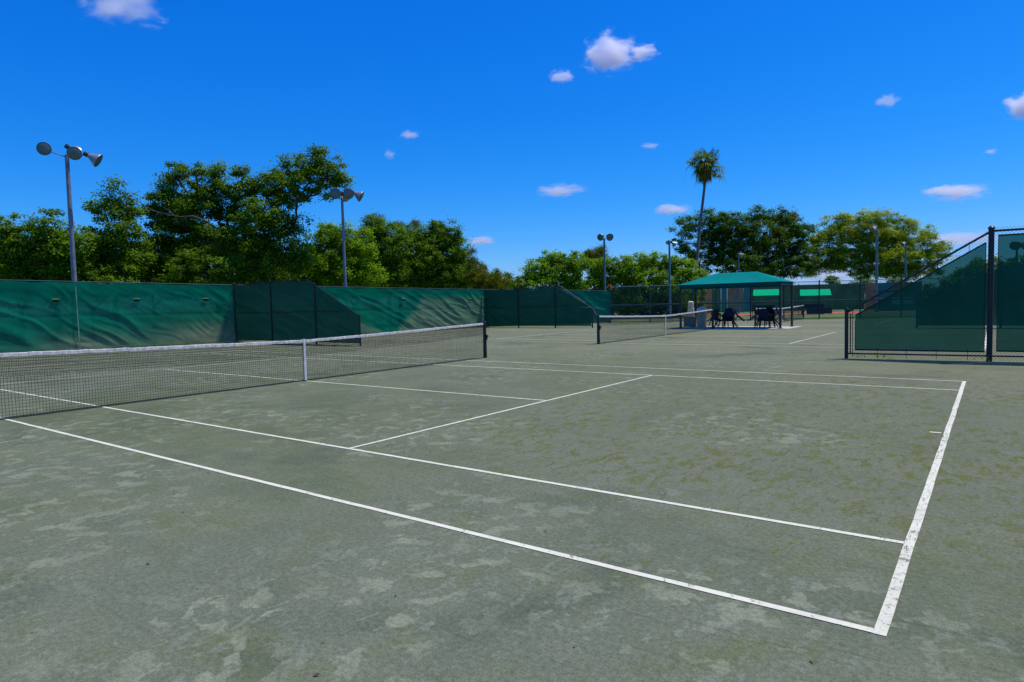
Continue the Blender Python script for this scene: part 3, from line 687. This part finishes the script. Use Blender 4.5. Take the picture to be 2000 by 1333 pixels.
# ------------------------------------------------------------------ beyond the chain-link: red court, benches, far fence
def far_strip(name, px0, d0, px1, d1, dd, z, mat):
    a, b = ground_under(px0, d0), ground_under(px1, d1); sheet(name, [a, b, b+FH*dd, a+FH*dd], z, mat)
far_strip('red_court', 1350, 62, 1800, 59, 7, .004, M['red'])
def shaded_bench(px, depth, wpx, label, panel):
    c = ground_under(px, depth); wd = wpx/FPX*depth; t = thing('shaded_bench', c, label, 'bench shelter', 'awning benches on the red court', 0)
    def q(x, y, z): return c+RH*x+FH*y+UP*z
    zt = at(px, 565.5, depth)[2]; zb = at(px, 576.5, depth)[2]-.05; hw = wd/2
    ab = MB(); ab.add([q(-hw, -.55, zb), q(hw-.30, -.55, zb), q(hw, .35, zt), q(-hw+.38, .35, zt)], [(0,1,2,3)])
    ab.add([q(hw, .36, zt), q(hw-.29, -.55, zb-.01), q(hw+.02, .7, zb-.12), q(hw+.25, .9, zb-.08)], [(0,1,2,3)])
    ab.add([q(-hw+.38, .36, zt), q(hw, .36, zt), q(hw+.05, .9, zb-.1), q(-hw+.3, .9, zb-.1)], [(0,1,2,3)])
    a = ab.build('awning', M['awning'], t); sm = a.modifiers.new('thick', 'SOLIDIFY'); sm.thickness = .02
    for x, y in ((-hw+.15,-.5), (hw-.4,-.5), (-hw+.45,.8), (hw,.8)):
        pb = MB(); pb.tube([q(x, y, 0), q(x, y, zb)], .03, 8); pb.build('post', M['black'], t, True)
    s = MB(); s.box(q(0, .3, .45), (wd*.7,.4,.05), YAW-PI/2); s.build('seat', M['charcoal'], t)
    bk = MB(); bk.box(q(0, .55, .75), (wd*.7,.05,.35), YAW-PI/2); bk.build('backrest', M['charcoal'], t)
    for x in (-wd*.3, wd*.3):
        lb = MB(); lb.box(q(x, .35, .212), (.06,.4,.42), YAW-PI/2); lb.build('leg', M['black'], t)
    if panel:
        pb = MB(); pb.box(q(*panel[:2], panel[4]/2+.05), (panel[2], .06, panel[4]), YAW-PI/2); pb.build('skirt_panel', M['charcoal'], t)
shaded_bench(1497, 60, 61, 'bench shelter with bright green awning seen under the canopy, left of the right front post', None)
shaded_bench(1591, 60, 67, 'bench shelter with bright green awning and dark skirt, right of the canopy', (.1, -.7, 2.3, 0, .52))
# far fence hung with cloths of several colours
A, B = ground_under(1330, 74), ground_under(1800, 70); w = Wall(A, B)
t = thing('patchwork_fence', w.p(w.L/2, 0), 'far fence hung with dark green, brown and teal cloth beyond the bench shelters', 'fence')
Hp = w.px(1600, 557)[1]
def panel(px0, px1, mat, y0=None, off=0.0):
    s0, s1 = w.s_of(px0), w.s_of(px1); mb = MB(); n = max(2, int((s1-s0)/.5)); vs = []
    for i in range(n+1):
        s = s0+(s1-s0)*i/n; o = .04*math.sin(s*3)+off; vs += [w.p(s, .12, o), w.p(s, Hp*.55, o+.03*math.sin(s*5)), w.p(s, Hp, o)]
    mb.add(vs, [(3*i+k, 3*i+3+k, 3*i+4+k, 3*i+1+k) for i in range(n) for k in range(2)]); o = mb.build('cloth_panel', mat, t, True)
    return o
for a, b, m_ in ((1330,1362,'darkgreen'),(1363,1391,'brown'),(1391.5,1408,'darkgreen'),(1408.5,1420,'tealwall'),(1420.5,1452,'olivewall'),(1452.5,1466,'tealwall'),(1466.5,1560,'darkgreen'),(1560.5,1688,'darkgreen'),(1689,1711,'brown'),(1712,1746,'tealwall'),(1747,1800,'darkgreen')):
    panel(a, b, M[m_])
for px in (1330,1362.5,1391.2,1452,1560.2,1688.5,1746.5,1800): post(w, w.s_of(px), Hp+.1, .04, M['black'], t, -.08)
rail(w, [(0,Hp+.03),(w.L,Hp+.03)], .03, M['dkteal'], t, 'top_rail', -.05)
# low pale utility building seen through the near screen
c = ground_under(1767, 66); t = thing('utility_hut', c, 'low pale hut showing through the sloped screen at the right', 'hut')
mb = MB(); mb.box(c+UP*.95-RH*.1+FH*1.5, (2.6,2.6,1.9), YAW-PI/2); mb.build('wall', M['tealwall'], t)
for dx in (-.62, .55):
    mb = MB(); mb.box(c+UP*1.0+RH*(dx-.1)+FH*.17, (.95,.05,.7), YAW-PI/2); f = mb.build('window', M['pale'], t)
mb = MB(); mb.box(c+UP*1.96-RH*.1+FH*1.5, (2.9,2.9,.12), YAW-PI/2); mb.build('roof', M['charcoal'], t)

# ------------------------------------------------------------------ trees
LEAF = dict(
    deep=leaf_material('deep_green_leaf', (.016,.050,.004), (.170,.285,.012), None, 0, .33),
    mid=leaf_material('mid_green_leaf', (.020,.056,.004), (.18,.30,.012), None, 0, .33),
    lime=leaf_material('lime_leaf', (.045,.10,.005), (.265,.41,.014), None, 0, .42),
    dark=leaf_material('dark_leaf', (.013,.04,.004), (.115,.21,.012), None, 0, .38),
    olive=leaf_material('olive_leaf', (.10,.15,.009), (.38,.43,.018), (.28,.20,.05), .04, .48),
    casu=leaf_material('casuarina_needle', (.035,.055,.008), (.20,.205,.016), None, 0, .4),
    palm=leaf_material('palm_leaf', (.03,.06,.006), (.14,.20,.03), None, 0, .3, .4),
    drypalm=leaf_material('dry_palm_leaf', (.10,.045,.02), (.24,.13,.06), None, 0, .2),
    orange=leaf_material('orange_flower', (.35,.07,.02), (.45,.12,.03)),
)
def leaf_quads(rg, pts, nrm, ln, wd, droop=0.0):
    n = len(pts); t = rg.normal(size=(n,3)); t[:,2] -= droop
    t -= nrm*np.sum(t*nrm, 1, keepdims=True); t /= np.linalg.norm(t, axis=1, keepdims=True)+1e-9; b = np.cross(nrm, t)
    L_ = (ln*rg.uniform(.6, 1.3, n))[:, None]; W_ = (wd*rg.uniform(.7, 1.25, n))[:, None]
    co = np.stack([pts-t*L_*.5, pts+b*W_*.5+t*L_*.05, pts+t*L_*.5, pts-b*W_*.5+t*L_*.05], 1).reshape(-1, 3)
    return co, np.arange(n*4).reshape(-1, 4)
def tree(name, label, cat, trunk_px, depth, lobes, mat, seed, leaf=(.165,.088), dens=1.0, clus=.42, bark='bark', group='trees beyond the courts', trunk_r=.16, flat=.8, limbs=True, droop=0.0, extra=None, spread=.62, trunk_h=None, shell=.42):
    """lobes: (px, py, rx px, ry px, depth shift) read off the crown's outline"""
    rg = np.random.default_rng(seed); base = ground_under(trunk_px, depth)
    t = thing(name, base, label, cat, group)
    k = depth/FPX; P, Nn, CC = [], [], []
    for lb in lobes:
        px, py, rx, ry = lb[:4]; dz = lb[4] if len(lb) > 4 else rg.uniform(-1, 1)*rx*k*.4; den = lb[5] if len(lb) > 5 else 1.0
        c = at(px, py, depth+dz); rxw, ryw = rx*k, ry*k
        vol = rxw*ryw*4; nc = max(4, int(vol*5.5*dens*den/(clus/.42)**2))
        d = rg.normal(size=(nc,3)); d /= np.linalg.norm(d, axis=1, keepdims=True); rr = rg.uniform(0, 1, nc)**shell
        d2 = d*rr[:, None]
        cc = c+d2[:, :1]*RH*rxw+d2[:, 1:2]*FH*rxw*flat+d2[:, 2:]*UP*ryw; CC.append((c, cc))
        for j in range(nc):
            m = int(rg.uniform(45, 90)*(1.65 if leaf[0] < .2 else 1.15)); r = clus*rg.uniform(.5, 1.25)
            q = rg.normal(size=(m,3))*np.array([r, r, r*.62])*.55
            if droop: q[:, 2] -= abs(rg.normal(size=m))*r*.3
            pts = cc[j]+q; out = q/(np.linalg.norm(q, axis=1, keepdims=True)+1e-6)*.5+d[j]*.35+np.array([0,0,spread])+rg.normal(size=(m,3))*.45
            out /= np.linalg.norm(out, axis=1, keepdims=True); P.append(pts); Nn.append(out)
    P = np.concatenate(P); Nn = np.concatenate(Nn); keep = P[:, 2] > .15
    co, qd = leaf_quads(rg, P[keep], Nn[keep], leaf[0], leaf[1], droop)
    mesh_np('crown', co, qd, LEAF[mat], t)
    if extra: extra(t, rg)
    # trunk, limbs, branches
    tb = MB(); zc = np.mean([c[2] for c, _ in CC]); lowest = min(c[2] for c, _ in CC)
    fork = base+UP*(trunk_h if trunk_h else max(.8, lowest*.55))
    tb.tube([base, base+(fork-base)*.5+RH*.06, fork], [trunk_r*1.25, trunk_r, trunk_r*.85], 9)
    nodes = [(fork, trunk_r*.8)]; far = max(float(np.linalg.norm(c-fork)) for c, _ in CC)
    for c, cc in sorted(CC, key=lambda q: np.linalg.norm(q[0]-fork)):
        dc = np.linalg.norm(c-fork); cand = [q for q in nodes if np.linalg.norm(q[0]-fork) < dc*.85]
        n0, rp = min(cand, key=lambda q: np.linalg.norm(c-q[0])+.12*np.linalg.norm(q[0]-fork)); ln = float(np.linalg.norm(c-n0))
        re = max(.025, trunk_r*.55*(1-.8*dc/far)); r0 = min(rp*.8, max(re*1.4, .04)); mid = n0+(c-n0)*.5+rg.normal(size=3)*ln*.07+UP*ln*.05
        tb.tube([n0, n0+(mid-n0)*.5+rg.normal(size=3)*ln*.035, mid, mid+(c-mid)*.5+rg.normal(size=3)*ln*.04, c], [r0, r0*.9, (r0+re)/2, re*1.05, re*.8], 6)
        nodes.append((c, re)); r0 = max(re, .04)
        for e in cc[rg.permutation(len(cc))[:max(2, int(len(cc)*.28))]]:
            m0 = mid+(c-mid)*rg.uniform(.1, 1.0); m1 = (m0+e)/2+rg.normal(size=3)*.1
            tb.tube([m0, m1, e], [r0*.28, r0*.19, r0*.08], 4, False)
    tb.build('trunk', M[bark], t, True)
    return t
HG = 'dense trees behind the green windscreen fences'
tree('broadleaf_tree', 'dense dark green tree cut off by the left edge of the frame', 'tree', -20, 37, [(-50,470,60,58),(10,465,45,52),(45,490,45,55),(-10,540,75,50),(50,550,45,40),(-90,500,60,80)], 'mid', 1, group=HG, dens=1.25)
tree('broadleaf_tree', 'dense bright-tipped tree directly behind the tallest light pole', 'tree', 110, 36.5, [(100,455,42,50),(70,490,40,50),(140,490,45,55),(105,540,70,45),(165,545,40,45)], 'mid', 2, group=HG, dens=1.25)
tree('broadleaf_tree', 'narrow taller tree right of the tallest light pole, with open feathery top', 'tree', 225, 38, [(232,385,26,34,0,.6),(205,405,38,26,0,.7),(248,420,28,34,0,.7),(215,455,52,40),(190,500,45,50),(255,500,42,50),(220,545,75,38)], 'deep', 3, group=HG, dens=1.15)
def bare_branch(t, rg):
    mb = MB(); D = 38.6
    mb.tube([at(430,452,41), at(402,432,D+1), at(376,422,D), at(352,424,D), at(332,420,D), at(312,416,D), at(297,411,D), at(284,413,D), at(266,410,D), at(254,414,D)], [.09,.06,.045,.04,.038,.034,.03,.022,.015,.008], 6)
    for q in ([(366,424),(354,434),(348,438)], [(320,418),(300,421),(287,426)], [(300,412),(283,403),(262,399),(250,393)], [(284,404),(272,395)], [(340,421),(330,411),(318,405)], [(270,411),(258,406)]):
        mb.tube([at(x, y, D) for x, y in q], [.024*(1-i/len(q))+.005 for i in range(len(q))], 5)
    o = mb.build('bare_branch', M['bark'], t, True); tag(o, 'pale bare branch')
tree('broadleaf_tree', 'biggest tree at the left, leaning a long leafy limb over the second light pole', 'tree', 430, 41, [
    (342,340,36,24,0,.55),(378,330,38,26,0,.6),(425,352,40,34,0,.7),(330,385,40,34,0,.7),(318,415,40,40),(385,395,55,48),(475,345,16,36,0,.6),(462,390,50,42),(510,365,36,28,0,.6),
    (560,335,38,30,0,.75),(600,325,36,30,0,.8),(625,308,30,24,0,.75),(650,335,34,28,0,.8),(612,352,50,28,0,.75),(668,352,20,20,0,.7),(625,378,40,14,0,.5),(545,375,50,36),(510,420,60,42),(580,395,26,18,0,.5),
    (350,455,65,55),(440,465,80,60),(540,470,50,42),(575,440,30,22,0,.7),(300,505,50,50),(390,525,95,42),(500,525,85,46),(575,500,34,40),(330,545,70,30)], 'deep', 4, group=HG, trunk_r=.30, extra=bare_branch, dens=1.12, trunk_h=2.6)
tree('broadleaf_tree', 'lime green bushy tree behind the second light pole', 'tree', 660, 46, [(655,458,42,28),(625,490,38,40),(690,475,45,38),(650,525,60,42),(705,530,50,45),(615,545,35,35)], 'lime', 5, group=HG, dens=1.2)
tree('broadleaf_tree', 'mid green tree with pointed tips right of the second light pole', 'tree', 760, 50, [(722,455,26,34),(745,450,30,26),(762,480,45,40),(720,510,45,45),(775,530,55,40)], 'mid', 6, group=HG, dens=1.2)
tree('broadleaf_tree', 'rounded dark tree above the pale faded windscreen, tufted on top', 'tree', 860, 52, [(815,460,38,30),(850,462,30,32),(880,470,34,38),(840,505,50,45),(895,510,32,45),(815,540,50,35),(880,545,45,32)], 'deep', 7, group=HG, dens=1.2)
def needles(name, label, px, depth, lobes, seed, dens=1.0):
    return tree(name, label, 'tree', px, depth, lobes, 'casu', seed, leaf=(.5,.035), dens=1.5*dens, clus=.45, group=HG, droop=-.9, spread=.2)
needles('casuarina_tree', 'wispy yellowish casuarina sloping down at the end of the left tree row', 945, 50, [(922,505,10,30,0,.5),(928,530,20,32),(945,545,26,28),(968,548,20,22),(985,560,12,14)], 8)
needles('casuarina_tree', 'dark wispy casuarina rising above the rounded dark tree', 780, 56, [(735,432,10,16),(778,440,8,14),(815,442,10,14),(860,444,10,14),(790,470,30,30),(840,475,30,30)], 81)
tree('broadleaf_tree', 'low lime green tree left of the twin-floodlight pole', 'tree', 1070, 58, [(1075,508,32,22),(1055,530,38,24),(1025,548,30,16),(1105,530,36,34),(1130,515,26,26),(1060,555,60,22),(1120,560,45,22)], 'lime', 9, leaf=(.20,.11), dens=1.2, group='bushy trees behind the middle court')
needles('casuarina_tree', 'dark tuft of casuarina just left of the twin-floodlight pole', 1160, 62, [(1155,500,20,16),(1172,492,12,14),(1165,520,22,22)], 10, 1.3)
tree('broadleaf_tree', 'lime green hedge tree directly behind the twin-floodlight pole', 'tree', 1195, 60, [(1185,525,30,26),(1215,522,30,24),(1200,550,45,32),(1160,560,30,28),(1200,585,50,25)], 'lime', 11, leaf=(.20,.11), dens=1.2, group='bushy trees behind the middle court')
tree('broadleaf_tree', 'lime green hedge tree midway between the two slim poles', 'tree', 1260, 61, [(1250,520,32,26),(1278,516,28,22),(1262,550,48,32),(1240,585,45,25),(1290,580,35,28)], 'lime', 12, leaf=(.20,.11), dens=1.2, group='bushy trees behind the middle court')
def dryspray(t, rg):
    P = np.concatenate([at(1546+dx, 420+dy, 81.0)+rg.normal(size=(60,3))*.42 for dx, dy in ((0,0),(6,8),(-8,14),(-20,24),(4,22))]); nn = rg.normal(size=P.shape); nn /= np.linalg.norm(nn, axis=1, keepdims=True)
    co, q = leaf_quads(rg, P, nn, .26, .12); mesh_np('dry_foliage', co, q, LEAF['drypalm'], t)
def orange(t, rg):
    c = at(1193, 561, 57.5); pts = c+rg.normal(size=(40,3))*.14; nn = rg.normal(size=(40,3)); nn /= np.linalg.norm(nn, axis=1, keepdims=True)
    co, q = leaf_quads(rg, pts, nn, .16, .12); mesh_np('flower_cluster', co, q, LEAF['orange'], t)
tree('broadleaf_tree', 'lime green hedge tree beside the slim green pole left of the canopy', 'tree', 1325, 60, [(1315,520,30,24),(1340,528,26,22),(1320,550,40,30),(1330,580,40,25),(1360,545,26,20)], 'lime', 13, leaf=(.20,.11), dens=1.2, group='bushy trees behind the middle court', extra=orange)
tree('broadleaf_tree', 'big dark tree behind the palm and canopy roof, a red dry spray on top', 'tree', 1455, 82, [
    (1345,440,36,20,0,.7),(1392,430,40,20,0,.8),(1440,440,45,24),(1482,425,26,22,0,.8),(1520,428,30,24,0,.8),(1545,440,30,26),(1578,450,16,20,0,.5),(1330,475,22,24,0,.5),(1350,500,30,28,0,.45),(1390,465,42,30),(1440,480,55,36),(1500,470,50,38),(1555,480,34,36),(1400,510,50,30,0,.7),(1465,515,60,30),(1530,520,50,28),(1575,510,24,24,0,.6)], 'dark', 14, leaf=(.22,.12), clus=.52, dens=1.45, trunk_r=.4, trunk_h=2.2, extra=dryspray)
tree('broadleaf_tree', 'wide olive green umbrella-shaped tree right of the big dark tree', 'tree', 1700, 84, [
    (1630,432,30,16,0,.6),(1680,425,38,16,0,.7),(1720,428,36,18,0,.7),(1765,440,36,18,0,.7),(1805,458,28,18,0,.6),(1835,478,22,14,0,.6),(1610,462,26,20,0,.6),(1655,455,44,24),(1710,460,50,26),(1765,472,44,24),(1810,492,32,18),(1625,495,38,22),(1680,490,52,26),(1740,498,50,24),(1790,512,38,16,0,.7),(1600,515,24,14,0,.6),(1650,515,40,16,0,.8),(1592,480,20,26,0,.7),(1625,520,30,12,0,.6),(1715,522,46,14,0,.8),(1765,525,36,12,0,.6),(1820,515,26,12,0,.6),(1845,500,16,10,0,.5),(1585,528,22,18,0,.8),(1690,533,42,13,0,.8),(1745,535,42,12,0,.8),(1800,534,40,13,0,.8)], 'olive', 15, leaf=(.30,.10), clus=.6, dens=1.9, trunk_r=.3, trunk_h=2.6, spread=.9)
tree('broadleaf_tree', 'dark bushy tree dimly seen through the tall screen at the right edge', 'tree', 1950, 62, [(1890,545,40,22),(1935,530,45,30),(1985,530,40,28),(2040,520,40,40),(1920,570,60,30),(1995,570,60,35)], 'mid', 16, leaf=(.3,.16), clus=.55, dens=1.2)
tree('broadleaf_tree', 'dark low bushes beyond the far patchwork fence, under the olive tree', 'tree', 1830, 80, [(1800,572,40,20),(1850,568,45,24),(1890,580,40,20),(1745,562,40,14),(1690,560,32,12)], 'dark', 17, leaf=(.34,.18), clus=.6)
tree('broadleaf_tree', 'tiny distant round tree in the gap under the olive crown', 'tree', 1626, 130, [(1626,545,9,6),(1626,552,11,7)], 'mid', 18, leaf=(.5,.3), clus=.8, dens=1.3)
tree('broadleaf_tree', 'dark undergrowth tree just behind the bare chain-link, left of the canopy', 'tree', 1290, 64, [(1205,595,30,26),(1240,598,36,24),(1280,598,36,26),(1320,596,36,26),(1350,590,25,28),(1360,560,20,20),(1260,575,60,22),(1320,572,40,20)], 'dark', 19, leaf=(.28,.15), clus=.5, dens=1.1)

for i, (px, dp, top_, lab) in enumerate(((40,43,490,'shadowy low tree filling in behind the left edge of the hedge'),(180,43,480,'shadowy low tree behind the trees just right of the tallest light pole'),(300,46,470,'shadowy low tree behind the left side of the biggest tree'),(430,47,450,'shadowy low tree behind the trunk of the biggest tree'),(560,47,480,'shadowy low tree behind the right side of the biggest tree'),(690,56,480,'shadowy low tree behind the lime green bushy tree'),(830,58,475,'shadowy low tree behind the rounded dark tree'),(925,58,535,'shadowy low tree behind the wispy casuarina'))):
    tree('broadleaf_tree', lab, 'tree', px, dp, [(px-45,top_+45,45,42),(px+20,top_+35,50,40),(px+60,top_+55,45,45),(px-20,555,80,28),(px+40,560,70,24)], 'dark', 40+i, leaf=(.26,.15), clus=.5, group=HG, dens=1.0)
# fan palm
def palm():
    D = 68; base = ground_under(1356, D); rg = np.random.default_rng(77); k = D/FPX
    t = thing('palm_tree', base, 'tall slender fan palm rising above the big dark tree', 'palm')
    pts = [base, at(1358,545,D), at(1362,500,D), at(1366,450,D), at(1372,400,D), at(1376,365,D), at(1378,335,D)]
    tb = MB(); tb.tube(pts, [.22,.18,.165,.15,.14,.13,.12], 10); tb.build('trunk', M['palmtrunk'], t, True)
    hub = at(1378, 322, D); gv, gf, dv, df = [], [], [], []
    def frond(az, el, pl, fr, V, F_, nseg=13, droop=.5):
        d = np.array([math.cos(az)*math.cos(el), math.sin(az)*math.cos(el), math.sin(el)]); s = np.array([-math.sin(az), math.cos(az), 0]); n = np.cross(d, s)
        p0, p1 = hub, hub+d*pl-UP*pl*.12
        a = len(V); V.extend([p0+s*.02, p0-s*.02, p1-s*.02, p1+s*.02]); F_.append((a,a+1,a+2,a+3))
        for i in range(nseg):
            th = (i/(nseg-1)-.5)*PI*1.25; dd = d*math.cos(th)+s*math.sin(th)+n*(-.25*abs(math.sin(th))); ln = fr*(1-.25*abs(i/(nseg-1)-.5)*2)*rg.uniform(.85,1.1)
            m = p1+dd*ln*.55; e = p1+dd*ln*.92-UP*ln*droop*rg.uniform(.5,1.2); sd = np.cross(dd, n); sd /= np.linalg.norm(sd)+1e-9; wv = .06
            a = len(V); V.extend([p1, m+sd*wv-n*.01, m-sd*wv+n*.01, e]); F_.append((a,a+1,a+3,a+2))
    for i in range(18): frond(i*2.4+.7, math.radians(60-90*i/18), .35, rg.uniform(.7,.95), gv, gf, droop=.5)
    for i in range(38):
        el = math.radians(82-122*(i/37)**.9+rg.uniform(-10,10)); az = i*2.39996+rg.uniform(-.35,.35)
        frond(az, el, rg.uniform(.55, 1.6), rg.uniform(.85, 1.25), gv, gf, droop=.35 if el > .4 else .6)
    for i in range(22): frond(rg.uniform(0, 2*PI), math.radians(rg.uniform(-80,-50)), rg.uniform(.6,1.1), rg.uniform(.7,1.0), dv, df, 11, .7)
    for i in range(7):
        az = rg.uniform(0, 2*PI); d = np.array([math.cos(az), math.sin(az), 0]); q = [hub+d*.3, hub+d*1.5+UP*.2, hub+d*2.0-UP*.4, hub+d*2.15-UP*1.4]
        for u, v in zip(q[:-1], q[1:]):
            a = len(dv); dv.extend([u, v, v+UP*.03, u+UP*.03]); df.append((a,a+1,a+2,a+3))
    mesh_np('crown', np.array(gv), np.array(gf), LEAF['palm'], t); mesh_np('dead_skirt', np.array(dv), np.array(df), LEAF['drypalm'], t)
palm()

# weeds along the fence feet
def weeds(name, pts, label, seed, hgt=.22):
    rg = np.random.default_rng(seed); P = []; 
    for (p, n, r) in pts: P.append(np.array(p)+rg.normal(size=(n,3))*np.array([r, r, 0])+np.array([0,0,1])*rg.uniform(.02, hgt, (n,1)))
    P = np.concatenate(P); nn = rg.normal(size=P.shape)+np.array([0,0,.4]); nn /= np.linalg.norm(nn, axis=1, keepdims=True)
    co, q = leaf_quads(rg, P, nn, .075, .022); o = mesh_np(name, co, q, LEAF['lime']); tag(o, kind='stuff')
weeds('weeds', [(G(466,669),60,.10),(w1.p(w1.s_of(338),0,.1),30,.25),(w1.p(w1.s_of(285),0,.1),22,.25)]+[(RW.p(s,0,.03),14,.10) for s in (.25,.7,.95,2.9)]+[(FC.p(FC.s_of(px),0,-.1),90,.5) for px in range(1480,1700,12)], '', 5, .16)

# dry leaf bits lying on the clay
rg = np.random.default_rng(8); n = 70
P = np.stack([rg.uniform(3, 14, n), rg.uniform(-2.5, 7, n), np.full(n, .008)], 1); nn = np.tile(np.array([0, 0, 1.0]), (n, 1))+rg.normal(size=(n,3))*.25; nn /= np.linalg.norm(nn, axis=1, keepdims=True)
co, q = leaf_quads(rg, P, nn, .030, .015); tag(mesh_np('leaf_litter', co, q, M['bark']), kind='stuff')

# ------------------------------------------------------------------ clouds (volumes far off)
def cloud_material(name, dens, seed, pw):
    m, nt, out = new_mat(name); tc = N(nt, 'ShaderNodeTexCoord'); P = tc.outputs['Object']      # unit ellipsoid coordinates
    ln = N(nt, 'ShaderNodeVectorMath', operation='LENGTH'); L(nt, P, ln.inputs[0])
    n = noise(nt, P, 2.1, 8, .62, .45, (seed*3.1, seed*1.7, seed)); n2 = noise(nt, P, .8, 2, .5, 0, (seed, 5, 2))
    v = math_(nt, 'SUBTRACT', math_(nt, 'ADD', math_(nt, 'MULTIPLY', n, 1.75), math_(nt, 'MULTIPLY', n2, .8)), math_(nt, 'MULTIPLY_ADD', ln.outputs['Value'], 1.05, pw+.12))
    d = step(nt, v, 0.0, .42)
    pv_ = N(nt, 'ShaderNodeVolumePrincipled'); pv_.inputs['Color'].default_value = (.96,.95,1,1); pv_.inputs['Anisotropy'].default_value = .35
    L(nt, math_(nt, 'MULTIPLY', d, dens), pv_.inputs['Density']); L(nt, pv_.outputs[0], out.inputs['Volume']); return m
def ico(name, mat):
    import bmesh
    bm = bmesh.new(); bmesh.ops.create_icosphere(bm, subdivisions=3, radius=1.0); me = bpy.data.meshes.new(name); bm.to_mesh(me); bm.free(); me.materials.append(mat)
    o = bpy.data.objects.new(name, me); COL.objects.link(o); return o
def cloud(px, py, rx, ry, label, seed, opac=3.0, pw=.52):
    d = ray(px, py); D = 900.0/max(.05, d[2]) if d[2] > .09 else 9000.0
    D = min(D, 9000.0); c = CAM+d*D; k = D/FPX; sx, sz = rx*k, ry*k; sy = sx*.6
    o = ico('cloud', cloud_material('cloud_vapour', opac/(sy), seed, pw)); o.location = tuple(map(float, c)); o.scale = (sx, sy, sz); o.rotation_euler = (0, 0, YAW-PI/2)
    tag(o, label, 'cloud', 'fair-weather clouds')
cloud(235, 10, 125, 62, 'puffy white cloud cut by the top of the frame at the upper left', 1.3, 2.2, .55)
cloud(1190, 103, 78, 50, 'brightest puffy white cloud high in the middle of the sky', 2.1, 4.5, .46)
cloud(1250, 102, 50, 26, 'tail of thin cloud on the right of the brightest cloud', 7.4, 3.2, .50)
cloud(1095, 150, 40, 24, 'small pale wisp below left of the brightest cloud', 3.7, 1.4, .55)
cloud(1730, 197, 38, 22, 'small faint cloud high above the palm on the right side', 4.2, .9, .58)
cloud(2000, 208, 55, 40, 'white cloud cut off by the right edge of the frame', 5.5, 2.6, .5)
cloud(800, 263, 32, 14, 'tiny wisp high above the second light pole', 6.1, 1.2, .55)
cloud(762, 302, 18, 18, 'tiniest upright wisp just above the tufted dark tree', 6.9, .9, .55)
cloud(1088, 373, 80, 20, 'long flat white cloud in the middle, left of the palm', 7.7, 2.4, .52)
cloud(1310, 410, 55, 18, 'flat pale cloud just left of the palm trunk', 8.3, 2.2, .52)
cloud(1272, 286, 36, 11, 'thin wisp left of the palm crown', 9.9, .9, .56)
cloud(1865, 377, 95, 28, 'white cloud above the olive tree with a flat base', 10.4, 3.2, .52)
cloud(1870, 468, 120, 24, 'low broad lavender cloud behind the top of the sloped fence', 11.2, 1.8, .48)
cloud(940, 471, 50, 16, 'flat pink-white cloud over the wispy casuarina', 12.6, 2.2, .5)
cloud(1935, 297, 26, 10, 'very small faint wisp near the right edge of the sky', 13.1, .8, .56)
cloud(1620, 535, 90, 24, 'low pale cloud glimpsed under the olive tree crown', 14.4, 1.8, .46)

# ------------------------------------------------------------------ light
SUNV = Vector((.27, .34, 1.0)).normalized(); EL = math.asin(SUNV.z); AZ = math.atan2(SUNV.x, SUNV.y)
sd = bpy.data.lights.new('sun', 'SUN'); sd.energy = 4.6; sd.angle = math.radians(.5); sd.color = (1.0,.94,.82)
so = bpy.data.objects.new('sun', sd); COL.objects.link(so); so.rotation_euler = (-SUNV).to_track_quat('-Z', 'Y').to_euler(); so.location = (0,0,60)
wd = bpy.data.worlds.new('World'); scene.world = wd; wd.use_nodes = True; nt = wd.node_tree; nt.nodes.clear()
wo = nt.nodes.new('ShaderNodeOutputWorld'); bg = nt.nodes.new('ShaderNodeBackground'); sk = nt.nodes.new('ShaderNodeTexSky')
sk.sky_type = 'NISHITA'; sk.sun_disc = False; sk.sun_elevation = EL; sk.sun_rotation = AZ; sk.altitude = 0; sk.air_density = 1.0; sk.dust_density = .3; sk.ozone_density = 3.0
hs = nt.nodes.new('ShaderNodeHueSaturation'); hs.inputs['Saturation'].default_value = 1.35; hs.inputs['Value'].default_value = 1.0
L(nt, sk.outputs[0], hs.inputs['Color']); ST = .12
sr = nt.nodes.new('ShaderNodeSeparateColor'); cr = nt.nodes.new('ShaderNodeCombineColor'); L(nt, hs.outputs[0], sr.inputs[0])
for i, (a, p) in enumerate(((.52, 1.65), (.64, .85), (1.15, .6))):        # deep polarised blue of the whole sky
    L(nt, math_(nt, 'MULTIPLY', math_(nt, 'POWER', math_(nt, 'MULTIPLY', sr.outputs[i], ST), p), a/ST), cr.inputs[i])
L(nt, cr.outputs[0], bg.inputs[0]); bg.inputs[1].default_value = ST; L(nt, bg.outputs[0], wo.inputs[0])

# ------------------------------------------------------------------ camera and render settings
from mathutils import Matrix
cd = bpy.data.cameras.new('camera'); cd.sensor_width = 36; cd.lens = 36*FPX/2000; cd.clip_start = .05; cd.clip_end = 30000
co_ = bpy.data.objects.new('camera', cd); COL.objects.link(co_)
co_.matrix_world = Matrix(((CR[0],CU[0],-CF[0],CAM[0]),(CR[1],CU[1],-CF[1],CAM[1]),(CR[2],CU[2],-CF[2],CAM[2]),(0,0,0,1)))
scene.camera = co_
scene.render.engine = 'CYCLES'; cy = scene.cycles
cy.max_bounces = 12; cy.diffuse_bounces = 3; cy.glossy_bounces = 2; cy.transmission_bounces = 4; cy.transparent_max_bounces = 16; cy.volume_bounces = 8
cy.volume_max_steps = 64
try: cy.use_denoising = True; cy.denoiser = 'OPENIMAGEDENOISE'
except Exception: pass
scene.view_settings.view_transform = 'Standard'; scene.view_settings.look = 'None'; scene.view_settings.gamma = 1.0; scene.view_settings.exposure = 0.0
